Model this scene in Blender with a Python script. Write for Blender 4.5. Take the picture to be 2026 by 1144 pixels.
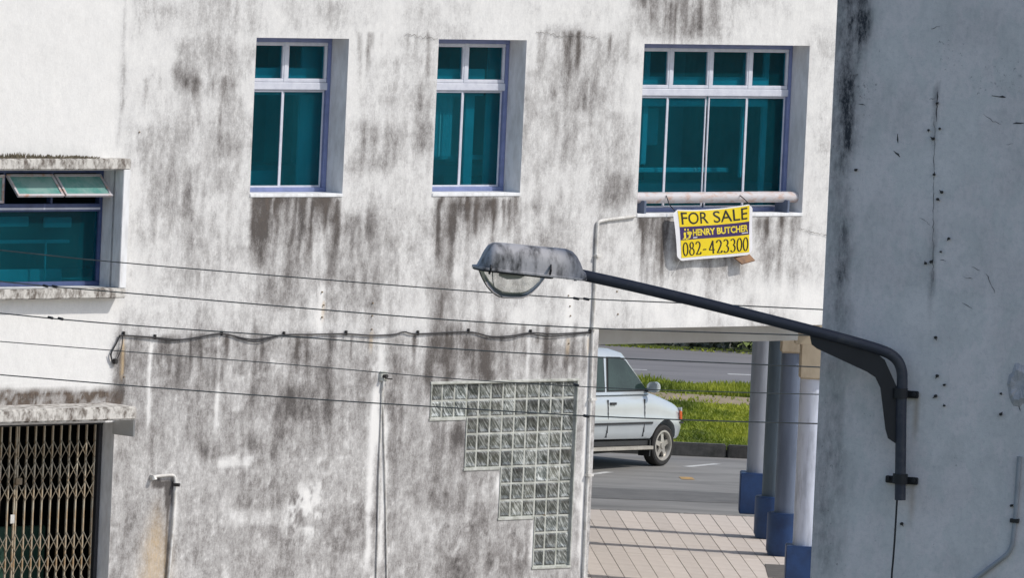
import bpy, bmesh, math, random
import numpy as np
from mathutils import Vector, Matrix

random.seed(7)
RNG = np.random.default_rng(7)
scene = bpy.context.scene
for o in list(bpy.data.objects):
    bpy.data.objects.remove(o)
col = scene.collection

# ------------------------------------------------------------------ camera
F_PX, W_PX, H_PX = 17800.0, 2026.0, 1144.0
CAM = Vector((0.0, 0.0, 11.0))
PITCH = math.atan(1102.0 / F_PX)
ROLL = math.radians(2.58)
_f = Vector((0, math.cos(PITCH), -math.sin(PITCH)))
_r0 = Vector((1, 0, 0)); _u0 = Vector((0, math.sin(PITCH), math.cos(PITCH)))
_r = _r0 * math.cos(ROLL) + _u0 * math.sin(ROLL)
_u = -_r0 * math.sin(ROLL) + _u0 * math.cos(ROLL)
cd = bpy.data.cameras.new('camera'); cam = bpy.data.objects.new('camera', cd); col.objects.link(cam)
m = Matrix((_r, _u, -_f)).transposed().to_4x4(); m.translation = CAM
cam.matrix_world = m
cd.sensor_width = 36.0; cd.lens = F_PX / W_PX * 36.0
cd.clip_start = 1.0; cd.clip_end = 3000.0
scene.camera = cam

# ------------------------------------------------------------------ light
SUN_EL = math.radians(45)
SH = Vector((0.98, -0.2, 0)).normalized()
SUN = Vector((SH.x * math.cos(SUN_EL), SH.y * math.cos(SUN_EL), math.sin(SUN_EL)))
world = bpy.data.worlds.new('World'); scene.world = world; world.use_nodes = True
wn = world.node_tree.nodes; wl = world.node_tree.links
sky = wn.new('ShaderNodeTexSky'); sky.sky_type = 'NISHITA'; sky.sun_disc = False
sky.sun_elevation = SUN_EL; sky.sun_rotation = math.atan2(SH.x, SH.y)
sky.air_density = 1.0; sky.dust_density = 1.5
wl.new(sky.outputs[0], wn['Background'].inputs[0]); wn['Background'].inputs[1].default_value = 0.15
ld = bpy.data.lights.new('sun', 'SUN'); ld.energy = 3.1; ld.angle = math.radians(0.5); ld.color = (1, 0.955, 0.89)
lo = bpy.data.objects.new('sun', ld); col.objects.link(lo); lo.rotation_euler = SUN.to_track_quat('Z', 'Y').to_euler()
lo.location = (30, -10, 40)
scene.view_settings.view_transform = 'Standard'; scene.view_settings.look = 'None'
scene.view_settings.exposure = -0.06; scene.view_settings.gamma = 1.0

# ------------------------------------------------------------------ measuring
def ray(px, py):
    return (_f + _r * ((px - W_PX / 2) / F_PX) - _u * ((py - H_PX / 2) / F_PX)).normalized()
def on_plane(px, py, p, n):
    d = ray(px, py); t = (p - CAM).dot(n) / d.dot(n)
    return CAM + d * t
def G(px, py, z=0.0):
    return on_plane(px, py, Vector((0, 0, z)), Vector((0, 0, 1)))
def at_depth(px, py, Y):
    return on_plane(px, py, Vector((0, Y, 0)), Vector((0, 1, 0)))
def project(P):                       # P: (n,3) world -> photo pixels
    q = P - np.array(CAM)
    zc = q @ np.array(_f)
    return W_PX / 2 + q @ np.array(_r) / zc * F_PX, H_PX / 2 - q @ np.array(_u) / zc * F_PX
class Frame:                           # vertical plane: local x along it, y into it, z up
    def __init__(s, p, ang):
        s.ang = ang; s.o = Vector((p.x, p.y, 0.0))
        s.t = Vector((math.cos(ang), math.sin(ang), 0)); s.i = Vector((-math.sin(ang), math.cos(ang), 0))
        s.M = Matrix.Translation(s.o) @ Matrix.Rotation(ang, 4, 'Z'); s.Mi = s.M.inverted()
    def __call__(s, px, py, out=0.0):
        return s.Mi @ on_plane(px, py, s.o - s.i * out, s.i)
A_WALL = math.radians(44)
WL = Frame(at_depth(1000, 900, 107.0), A_WALL)
A_GREY = math.atan2(-0.35, 0.94)
GW = Frame(at_depth(1630, 572, 55.0), A_GREY)

# ------------------------------------------------------------------ mesh builder
class MB:
    def __init__(s): s.v = []; s.f = []
    def add(s, vs, fs):
        b = len(s.v); s.v += [tuple(x) for x in vs]; s.f += [tuple(i + b for i in q) for q in fs]; return s
    def box(s, x0, x1, y0, y1, z0, z1, M=None):
        vs = [Vector((x, y, z)) for z in (z0, z1) for y in (y0, y1) for x in (x0, x1)]
        if M is not None: vs = [M @ v for v in vs]
        return s.add(vs, [(0, 2, 3, 1), (4, 5, 7, 6), (0, 1, 5, 4), (2, 6, 7, 3), (0, 4, 6, 2), (1, 3, 7, 5)])
    def tube(s, pts, r, n=10, cap=True):
        pts = [Vector(p) for p in pts]; rs = r if isinstance(r, (list, tuple)) else [r] * len(pts)
        ref = None; rings = []
        for k, p in enumerate(pts):
            d = (pts[min(k + 1, len(pts) - 1)] - pts[max(k - 1, 0)]).normalized()
            if ref is None: ref = d.orthogonal().normalized()
            ref = (ref - d * ref.dot(d)).normalized(); b = d.cross(ref)
            rings.append([p + (ref * math.cos(a) + b * math.sin(a)) * rs[k] for a in [2 * math.pi * j / n for j in range(n)]])
        base = len(s.v)
        for rg in rings: s.v += [tuple(x) for x in rg]
        for k in range(len(rings) - 1):
            for j in range(n):
                a = base + k * n + j; b2 = base + k * n + (j + 1) % n
                s.f.append((a, b2, b2 + n, a + n))
        if cap:
            s.f.append(tuple(base + j for j in range(n))[::-1]); s.f.append(tuple(base + (len(rings) - 1) * n + j for j in range(n)))
        return s
    def loft(s, rings, closed=True, cap=True):
        base = len(s.v); n = len(rings[0])
        for rg in rings: s.v += [tuple(x) for x in rg]
        for k in range(len(rings) - 1):
            for j in range(n if closed else n - 1):
                a = base + k * n + j; b2 = base + k * n + (j + 1) % n
                s.f.append((a, b2, b2 + n, a + n))
        if cap:
            s.f.append(tuple(base + j for j in range(n))[::-1]); s.f.append(tuple(base + (len(rings) - 1) * n + j for j in range(n)))
        return s
    def prism(s, poly, d):              # poly: list of Vector, extruded by vector d
        n = len(poly); d = Vector(d); poly = [Vector(p) for p in poly]
        fs = [tuple(range(n))[::-1], tuple(range(n, 2 * n))] + [(i, (i + 1) % n, (i + 1) % n + n, i + n) for i in range(n)]
        return s.add(poly + [p + d for p in poly], fs)
    def mesh(s, name, mat, smooth=False, bevel=0.0, seg=2):
        me = bpy.data.meshes.new(name); me.from_pydata(s.v, [], s.f); me.validate()
        bm = bmesh.new(); bm.from_mesh(me)
        bmesh.ops.recalc_face_normals(bm, faces=bm.faces)
        if bevel:
            es = [e for e in bm.edges if len(e.link_faces) == 2 and e.calc_face_angle(0) > 0.5]
            bmesh.ops.bevel(bm, geom=es, offset=bevel, segments=seg, affect='EDGES', clamp_overlap=True)
        bm.to_mesh(me); bm.free()
        if mat: me.materials.append(mat)
        if smooth:
            me.shade_smooth()
            try: me.set_sharp_from_angle(angle=math.radians(38))
            except Exception: pass
        return me
    def build(s, name, mat, parent=None, smooth=False, bevel=0.0, seg=2, frame=None, world=False):
        if world and parent is not None:
            Mi = MW[parent.name].inverted(); s.v = [tuple(Mi @ Vector(v)) for v in s.v]
        o = link(name, s.mesh(name, mat, smooth, bevel, seg), parent)
        if frame is not None and parent is None: setframe(o, frame)
        return o
MW = {}
def link(name, me, parent=None):
    o = bpy.data.objects.new(name, me); col.objects.link(o)
    if parent is not None: o.parent = parent
    return o
def setframe(o, fr):
    o.location = fr.o; o.rotation_euler = (0, 0, fr.ang); MW[o.name] = fr.M
def tag(o, label=None, cat=None, group=None, kind=None):
    if label: o['label'] = label
    if cat: o['category'] = cat
    if group: o['group'] = group
    if kind: o['kind'] = kind
    return o
def empty(name, label, cat, frame=None, loc=None, rz=0.0, group=None):
    o = bpy.data.objects.new(name, None); col.objects.link(o); o.empty_display_size = 0.2
    if frame is not None: setframe(o, frame)
    else:
        o.location = loc or (0, 0, 0); o.rotation_euler = (0, 0, rz)
        MW[o.name] = Matrix.Translation(Vector(loc or (0, 0, 0))) @ Matrix.Rotation(rz, 4, 'Z')
    return tag(o, label, cat, group)

# ------------------------------------------------------------------ materials
class NT:
    def __init__(s, name):
        s.m = bpy.data.materials.new(name); s.m.use_nodes = True
        s.n = s.m.node_tree.nodes; s.l = s.m.node_tree.links
        s.b = s.n['Principled BSDF']; s.out = s.n['Material Output']
    def node(s, t, **kw):
        nd = s.n.new(t)
        for k, v in kw.items(): setattr(nd, k, v)
        return nd
    def lk(s, a, b): s.l.new(a, b)
    def coord(s, scale=(1, 1, 1), which='Object', rot=(0, 0, 0)):
        c = s.node('ShaderNodeTexCoord'); mp = s.node('ShaderNodeMapping')
        mp.inputs['Scale'].default_value = scale; mp.inputs['Rotation'].default_value = rot
        s.lk(c.outputs[which], mp.inputs[0]); return mp.outputs[0]
    def noise(s, scale, vec=None, detail=4, rough=0.6):
        nz = s.node('ShaderNodeTexNoise'); nz.inputs['Scale'].default_value = scale
        nz.inputs['Detail'].default_value = detail; nz.inputs['Roughness'].default_value = rough
        if vec is not None: s.lk(vec, nz.inputs['Vector'])
        return nz.outputs['Fac']
    def ramp(s, fac, stops):
        r = s.node('ShaderNodeValToRGB'); e = r.color_ramp.elements
        while len(e) < len(stops): e.new(0.5)
        for i, (p, c) in enumerate(stops):
            e[i].position = p; e[i].color = (c[0], c[1], c[2], 1) if not isinstance(c, (int, float)) else (c, c, c, 1)
        s.lk(fac, r.inputs[0]); return r.outputs[0]
    def math(s, op, a, b=None, c=None, clamp=False):
        nd = s.node('ShaderNodeMath', operation=op, use_clamp=clamp)
        for i, x in enumerate((a, b, c)):
            if x is None: continue
            if isinstance(x, (int, float)): nd.inputs[i].default_value = x
            else: s.lk(x, nd.inputs[i])
        return nd.outputs[0]
    def mix(s, fac, a, b):
        nd = s.node('ShaderNodeMix', data_type='RGBA')
        for i, x in ((0, fac), (6, a), (7, b)):
            if isinstance(x, (int, float)): nd.inputs[i].default_value = x
            elif isinstance(x, tuple): nd.inputs[i].default_value = (*x, 1)
            else: s.lk(x, nd.inputs[i])
        return nd.outputs[2]
    def bump(s, h, strength, dist=0.01):
        nd = s.node('ShaderNodeBump'); nd.inputs['Strength'].default_value = strength; nd.inputs['Distance'].default_value = dist
        s.lk(h, nd.inputs['Height']); s.lk(nd.outputs[0], s.b.inputs['Normal'])
    def base(s, x):
        if isinstance(x, tuple): s.b.inputs['Base Color'].default_value = (*x, 1)
        else: s.lk(x, s.b.inputs['Base Color'])
    def rough(s, v): s.b.inputs['Roughness'].default_value = v

def simple(name, c, rough=0.7, metal=0.0, c2=None, scale=6.0, stretch=(1, 1, 1), lo=0.4, hi=0.65, bump=0.0, rnd=0.0, spec=0.5):
    t = NT(name); t.rough(rough); t.b.inputs['Metallic'].default_value = metal; t.b.inputs['Specular IOR Level'].default_value = spec
    if c2 is None: c2 = tuple(x * 0.75 for x in c)
    nz = t.noise(scale, t.coord(stretch), 6, 0.65)
    cc = t.mix(t.ramp(nz, [(lo, 0.0), (hi, 1.0)]), c, c2)
    if rnd:
        oi = t.node('ShaderNodeObjectInfo'); hv = t.node('ShaderNodeHueSaturation')
        t.lk(t.math('MULTIPLY_ADD', oi.outputs['Random'], 2 * rnd, 1 - rnd), hv.inputs['Value']); t.lk(cc, hv.inputs['Color']); cc = hv.outputs[0]
    t.base(cc)
    if bump: t.bump(nz, bump, 0.01)
    return t.m

def wall_material():
    t = NT('weathered_whitewash'); t.rough(0.9); t.b.inputs['Specular IOR Level'].default_value = 0.15
    at = t.node('ShaderNodeAttribute', attribute_name='stain'); sp = t.node('ShaderNodeSeparateColor')
    t.lk(at.outputs['Color'], sp.inputs[0])
    st = t.noise(1.0, t.coord((14, 3, 2.2)), 7, 0.78)
    st2 = t.noise(1.0, t.coord((40, 9, 13)), 5, 0.75)
    fine = t.noise(15, t.coord((1.15, 1, .8)), 7, 0.8)
    gr = t.noise(48, t.coord((1.1, 1, .9)), 5, 0.8)
    mott = t.noise(5.0, t.coord((1.5, 1, .8)), 6, 0.72)
    mixn = t.math('ADD', t.math('ADD', t.math('MULTIPLY', st, 0.09), t.math('MULTIPLY', mott, 0.32)), t.math('ADD', t.math('MULTIPLY', st2, 0.14), t.math('ADD', t.math('MULTIPLY', fine, 0.30), t.math('MULTIPLY', gr, 0.15))))
    # dirt shows most where the coat is half soiled
    amp = t.math('MULTIPLY_ADD', t.math('MULTIPLY', sp.outputs[0], t.math('SUBTRACT', 1.25, sp.outputs[0])), 6.6, 0.34)
    d = t.math('MULTIPLY_ADD', t.math('SUBTRACT', mixn, 0.5), amp, sp.outputs[0])
    d = t.math('ADD', d, t.math('MULTIPLY', t.math('SUBTRACT', gr, 0.5), 0.24), clamp=True)
    c = t.ramp(d, [(0.0, (0.79, 0.782, 0.76)), (0.22, (0.65, 0.644, 0.63)), (0.45, (0.45, 0.44, 0.43)), (0.72, (0.255, 0.243, 0.235)), (1.0, (0.10, 0.092, 0.088))])
    br = t.math('MULTIPLY', sp.outputs[1], t.math('MULTIPLY_ADD', t.math('SUBTRACT', mixn, 0.5), 4.0, 1.0), clamp=True)
    c = t.mix(br, c, t.ramp(fine, [(0.35, (0.055, 0.042, 0.034)), (0.65, (0.17, 0.135, 0.11))]))
    og = t.math('MULTIPLY', sp.outputs[2], t.math('MULTIPLY_ADD', t.math('SUBTRACT', st2, 0.5), 2.5, 1.0), clamp=True)
    c = t.mix(og, c, (0.60, 0.45, 0.27))
    t.base(c)
    h = t.math('ADD', t.math('MULTIPLY', fine, 0.7), t.math('MULTIPLY', t.noise(6, t.coord(), 3), 1.2))
    t.bump(h, 0.35, 0.012)
    return t.m
M = {}
M['wall'] = wall_material()
M['reveal'] = simple('reveal_paint', (0.80, 0.81, 0.82), 0.85, c2=(0.64, 0.64, 0.64), scale=5, stretch=(2, 2, 0.6), bump=0.1)
M['ledge'] = simple('mouldy_concrete', (0.60, 0.58, 0.54), 0.92, c2=(0.14, 0.118, 0.10), scale=9, stretch=(1.3, 1, 0.75), lo=0.42, hi=0.62, bump=0.4)
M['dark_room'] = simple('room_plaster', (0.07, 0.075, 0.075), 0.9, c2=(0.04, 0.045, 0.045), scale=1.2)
M['furnish'] = simple('pale_furnishing', (0.78, 0.80, 0.78), 0.8, c2=(0.6, 0.62, 0.6), scale=2)
M['frame'] = simple('lavender_aluminium', (0.60, 0.62, 0.69), 0.45, c2=(0.50, 0.52, 0.60), scale=8, metal=0.0)
M['frame_shaded'] = simple('shaded_blue_outer_frame', (0.20, 0.24, 0.44), 0.5, c2=(0.16, 0.20, 0.36), scale=8)  # shaded copy of the frame colour, recess shade put in as deeper blue
M['frame_blue'] = simple('blue_window_frame', (0.055, 0.085, 0.20), 0.5, c2=(0.04, 0.06, 0.15), scale=8)
M['frame_pale'] = simple('weathered_sash', (0.46, 0.44, 0.46), 0.6, c2=(0.42, 0.20, 0.10), scale=9, lo=0.5, hi=0.7)
M['mortar'] = simple('white_mortar', (0.52, 0.53, 0.49), 0.9, c2=(0.30, 0.31, 0.27), scale=9, bump=0.3)
M['pipe_white'] = simple('white_pipe_paint', (0.70, 0.69, 0.66), 0.55, c2=(0.46, 0.44, 0.40), scale=10)
M['cable'] = simple('black_cable', (0.018, 0.018, 0.022), 0.6)
M['wire'] = simple('overhead_wire_aluminium', (0.06, 0.065, 0.06), 0.5, c2=(0.11, 0.12, 0.11), scale=4, metal=0.2)
M['rust_pipe'] = simple('peeling_pipe_paint', (0.52, 0.50, 0.51), 0.6, c2=(0.46, 0.31, 0.25), scale=7, lo=0.48, hi=0.66, stretch=(1, 2, 2))
M['iron_blue'] = simple('blue_grey_iron', (0.12, 0.15, 0.22), 0.6)
M['screw'] = simple('dark_anchor', (0.03, 0.028, 0.027), 0.7)
M['rusty'] = simple('rusty_anchor', (0.28, 0.22, 0.15), 0.8)
M['cream'] = simple('cream_beam_paint', (0.52, 0.45, 0.34), 0.85, c2=(0.36, 0.30, 0.22), scale=2.5, stretch=(1, 1, 0.4))
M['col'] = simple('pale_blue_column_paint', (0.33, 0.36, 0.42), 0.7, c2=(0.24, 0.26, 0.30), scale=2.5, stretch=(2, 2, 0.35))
M['col_shaded'] = simple('shaded_slate_column', (0.16, 0.20, 0.28), 0.65, c2=(0.11, 0.14, 0.20), scale=2.5, stretch=(2, 2, 0.35))  # shade on the third column put into a darker slate colour
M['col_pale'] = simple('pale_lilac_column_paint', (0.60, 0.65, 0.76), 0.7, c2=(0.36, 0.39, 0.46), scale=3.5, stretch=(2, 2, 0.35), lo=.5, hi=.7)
M['col_deep_shaded'] = simple('deep_shaded_slate_column', (0.10, 0.14, 0.18), 0.6, c2=(0.07, 0.10, 0.13), scale=2.5, stretch=(2, 2, 0.35))  # dark slate colour takes in the shade on the second column
M['plinth'] = simple('dark_blue_plinth_paint', (0.015, 0.055, 0.17), 0.5, c2=(0.010, 0.035, 0.11), scale=4)
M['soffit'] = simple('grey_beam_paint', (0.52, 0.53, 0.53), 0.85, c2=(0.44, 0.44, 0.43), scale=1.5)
M['asphalt'] = simple('asphalt', (0.25, 0.243, 0.23), 0.92, c2=(0.15, 0.147, 0.14), scale=1.6, stretch=(0.3, 1.0, 1), lo=.38, hi=.7, bump=0.3)
M['asphalt_far'] = simple('far_asphalt', (0.20, 0.192, 0.192), 0.92, c2=(0.155, 0.15, 0.15), scale=1.1, stretch=(0.3, 1, 1))
M['slab'] = simple('beige_paving', (0.60, 0.54, 0.49), 0.85, c2=(0.53, 0.47, 0.42), scale=3, rnd=0.07, bump=0.1)
M['slab_bed'] = simple('paving_joint', (0.46, 0.42, 0.38), 0.95)
M['kerb'] = simple('dark_kerb_stone', (0.085, 0.08, 0.075), 0.9, c2=(0.04, 0.04, 0.036), scale=6, rnd=0.2)
M['pave_kerb'] = simple('grey_kerb_stone', (0.26, 0.25, 0.24), 0.9, c2=(0.17, 0.165, 0.16), scale=6, rnd=0.15)
M['soil'] = simple('grass_soil', (0.18, 0.23, 0.03), 0.95, c2=(0.10, 0.13, 0.02), scale=2.5)
M['dirt'] = simple('bare_earth', (0.34, 0.27, 0.18), 0.95, c2=(0.24, 0.19, 0.12), scale=2)
M['paint_line'] = simple('road_paint', (0.62, 0.62, 0.60), 0.8, c2=(0.36, 0.36, 0.35), scale=5)
M['paint_orange'] = simple('orange_road_paint', (0.50, 0.30, 0.10), 0.8, c2=(0.25, 0.17, 0.08), scale=9)
M['rock'] = simple('grey_rock', (0.42, 0.42, 0.40), 0.9, c2=(0.09, 0.09, 0.085), scale=2.2, bump=0.6)
M['drain'] = simple('iron_drain_cover', (0.13, 0.12, 0.11), 0.8)

def glass_material():
    t = NT('teal_window_glass')
    d = t.node('ShaderNodeBsdfTransparent'); d.inputs[0].default_value = (0.30, 0.72, 0.80, 1)
    t.rough(0.04); t.b.inputs['Specular IOR Level'].default_value = 1.0
    oi = t.node('ShaderNodeObjectInfo')
    nz = t.noise(1.6, t.coord((1, 1, 0.6)), 3)
    t.base(t.mix(nz, (0.001, 0.05, 0.075), (0.006, 0.17, 0.21)))
    bw = t.noise(1.8, t.coord(), 3); t.bump(bw, 0.12, 0.03)
    mx = t.node('ShaderNodeMixShader'); t.lk(t.math('MULTIPLY_ADD', oi.outputs['Random'], .14, .14), mx.inputs[0])
    t.lk(d.outputs[0], mx.inputs[1]); t.lk(t.b.outputs[0], mx.inputs[2]); t.lk(mx.outputs[0], t.out.inputs[0])
    return t.m
M['glass'] = glass_material()
M['glass_skylit'] = simple('sky_pale_aqua_pane', (0.10, 0.28, 0.25), 0.12, c2=(0.22, 0.36, 0.33), scale=4, lo=.4, hi=.6, spec=.8)  # sky reflection on the tilted panes put into a paler base colour
def glass_block_material():
    t = NT('glass_block'); t.rough(0.13); t.b.inputs['Specular IOR Level'].default_value = 0.7
    oi = t.node('ShaderNodeObjectInfo')
    v = t.node('ShaderNodeVectorMath', operation='ADD')
    cv = t.node('ShaderNodeCombineXYZ'); t.lk(t.math('MULTIPLY', oi.outputs['Random'], 37.0), cv.inputs[0]); t.lk(t.math('MULTIPLY', oi.outputs['Random'], 11.0), cv.inputs[2])
    t.lk(t.coord((1, 1, 1)), v.inputs[0]); t.lk(cv.outputs[0], v.inputs[1])
    mp = t.node('ShaderNodeMapping'); mp.vector_type = 'TEXTURE'; mp.inputs['Rotation'].default_value = (0, math.radians(-38), 0); mp.inputs['Scale'].default_value = (1 / 55, 1 / 8, 1 / 7)
    t.lk(v.outputs[0], mp.inputs[0])
    n1 = t.noise(1.0, mp.outputs[0], 3, 0.6); n2 = t.noise(9.0, v.outputs[0], 3)
    f = t.math('ADD', t.math('MULTIPLY', n1, 0.6), t.math('MULTIPLY', n2, 0.4))
    c = t.ramp(f, [(0.38, (0.045, 0.055, 0.052)), (0.5, (0.20, 0.22, 0.21)), (0.60, (0.62, 0.65, 0.63))])  # glass pattern; the brightest stop also paints in its sparkle
    hv = t.node('ShaderNodeHueSaturation'); t.lk(t.math('MULTIPLY_ADD', oi.outputs['Random'], 0.70, 0.34), hv.inputs['Value']); t.lk(t.mix(t.math('MULTIPLY', t.math('FRACT', t.math('MULTIPLY', oi.outputs['Random'], 7.3)), .30), c, (.17, .15, .095)), hv.inputs['Color'])
    t.base(hv.outputs[0]); t.bump(f, 0.5, 0.01)
    return t.m
M['block'] = glass_block_material()

# ------------------------------------------------------------------ value noise for stain maps
_tab = RNG.random((256, 256))
def vn(x, y, s=0):
    x = x + s * 17.3; y = y + s * 9.7
    xi = np.floor(x).astype(int); yi = np.floor(y).astype(int); fx = x - xi; fy = y - yi
    fx = fx * fx * (3 - 2 * fx); fy = fy * fy * (3 - 2 * fy)
    a = _tab[xi % 256, yi % 256]; b = _tab[(xi + 1) % 256, yi % 256]; c = _tab[xi % 256, (yi + 1) % 256]; d = _tab[(xi + 1) % 256, (yi + 1) % 256]
    return (a * (1 - fx) + b * fx) * (1 - fy) + (c * (1 - fx) + d * fx) * fy
def fbm(x, y, s=0):
    return (vn(x, y, s) * 0.5 + vn(x * 2.1, y * 2.1, s + 1) * 0.28 + vn(x * 4.3, y * 4.3, s + 2) * 0.22)
def sstep(a, b, x):
    t = np.clip((x - a) / (b - a), 0, 1); return t * t * (3 - 2 * t)

# ------------------------------------------------------------------ the whitewashed building
bld = empty('whitewashed_building', 'mould streaked white building with teal windows, glass blocks and columned passage', 'building', WL)
def rect(tl, tr, bl, br, out=0.0):
    a, b, c, d = WL(*tl, out), WL(*tr, out), WL(*bl, out), WL(*br, out)
    return ((a.x + c.x) / 2, (b.x + d.x) / 2, (c.z + d.z) / 2, (a.z + b.z) / 2)
W1 = rect((508, 74), (692, 76), (494, 384), (676, 386))
W2 = rect((868, 77), (1043, 79), (855, 383), (1028, 384))
W3 = rect((1277, 86), (1602, 90), (1258, 424), (1587, 424))
LW_ = rect((-160, 340), (242, 335), (-160, 570), (234, 570), 0.0)
LW_ = (WL(-170, 450).x, WL(225, 450).x, WL(120, 570).z, WL(120, 337).z)
DOOR = (WL(-210, 950).x, WL(222, 950).x, -0.1, WL(150, 836).z)
Z_BEAM = (WL(1183, 653).z + WL(1600, 642).z) / 2
X_CORNER = (WL(1182, 700).x + WL(1164, 1130).x) / 2
X_L, X_R, Z_TOP = WL(-420, 572).x, WL(1668, 300).x, 10.6
# stepped glass block window: 12 columns, 11 rows, 3 columns lost per step
GB0 = WL(855, 760); GB1 = WL(1142, 755); GBB = WL(1094, 1121)
pitch = 0.5 * ((GB1.x - GB0.x) / 12 + (0.5 * (GB0.z + GB1.z) - GBB.z) / 11)
px_ = (GB1.x - GB0.x) / 12; pz_ = (0.5 * (GB0.z + GB1.z) - GBB.z) / 11
GZ1 = 0.5 * (GB0.z + GB1.z); GX1 = GB1.x
gb_rows = [12] * 2 + [9] * 3 + [6] * 3 + [3] * 3
gb_rects = []
z = GZ1
for ncol, nrow in ((12, 2), (9, 3), (6, 3), (3, 3)):
    gb_rects.append((GX1 - ncol * px_, GX1, z - nrow * pz_, z)); z -= nrow * pz_
openings = [W1, W2, W3, LW_, DOOR] + gb_rects
passage = (X_CORNER, X_R + 5, -1, Z_BEAM)

def cuts(lo, hi, step, marks):
    marks = sorted(set([lo, hi] + [m_ for m_ in marks if lo < m_ < hi]))
    out = []
    for a, b in zip(marks[:-1], marks[1:]):
        n = max(1, int(round((b - a) / step))); out += [a + (b - a) * k / n for k in range(n)]
    return out + [hi]
xs = np.array(cuts(X_L, X_R, 0.028, [r[0] for r in openings] + [r[1] for r in openings] + [X_CORNER]))
zs = np.array(cuts(0.0, Z_TOP, 0.045, [r[2] for r in openings] + [r[3] for r in openings] + [Z_BEAM]))
XX, ZZ = np.meshgrid(xs, zs, indexing='ij'); nx, nz_ = XX.shape
cx = (xs[:-1] + xs[1:]) / 2; cz = (zs[:-1] + zs[1:]) / 2
CX, CZ = np.meshgrid(cx, cz, indexing='ij'); keep = np.ones(CX.shape, bool)
for r in openings + [passage]:
    keep &= ~((CX > r[0]) & (CX < r[1]) & (CZ > r[2]) & (CZ < r[3]))
# gentle unevenness of the render coat, zero at the openings' edges
YY = (fbm(XX * 1.1, ZZ * 1.1, 5) - 0.5) * 0.02
for r in openings + [passage]:
    dx = np.maximum(np.maximum(r[0] - XX, XX - r[1]), 0); dz = np.maximum(np.maximum(r[2] - ZZ, ZZ - r[3]), 0)
    YY *= np.clip(np.hypot(dx, dz) / 0.3, 0, 1)
P = np.stack([XX.ravel(), YY.ravel(), ZZ.ravel()], 1)
Rm = np.array(WL.M.to_3x3()); PW = P @ Rm.T + np.array(WL.o)
PX, PY = project(PW)
ii, jj = np.nonzero(keep); idx = lambda i, j: i * nz_ + j
faces = np.stack([idx(ii, jj), idx(ii + 1, jj), idx(ii + 1, jj + 1), idx(ii, jj + 1)], 1)
used = np.unique(faces); remap = -np.ones(len(P), int); remap[used] = np.arange(len(used))
P, PX, PY, faces = P[used], PX[used], PY[used], remap[faces]

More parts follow.
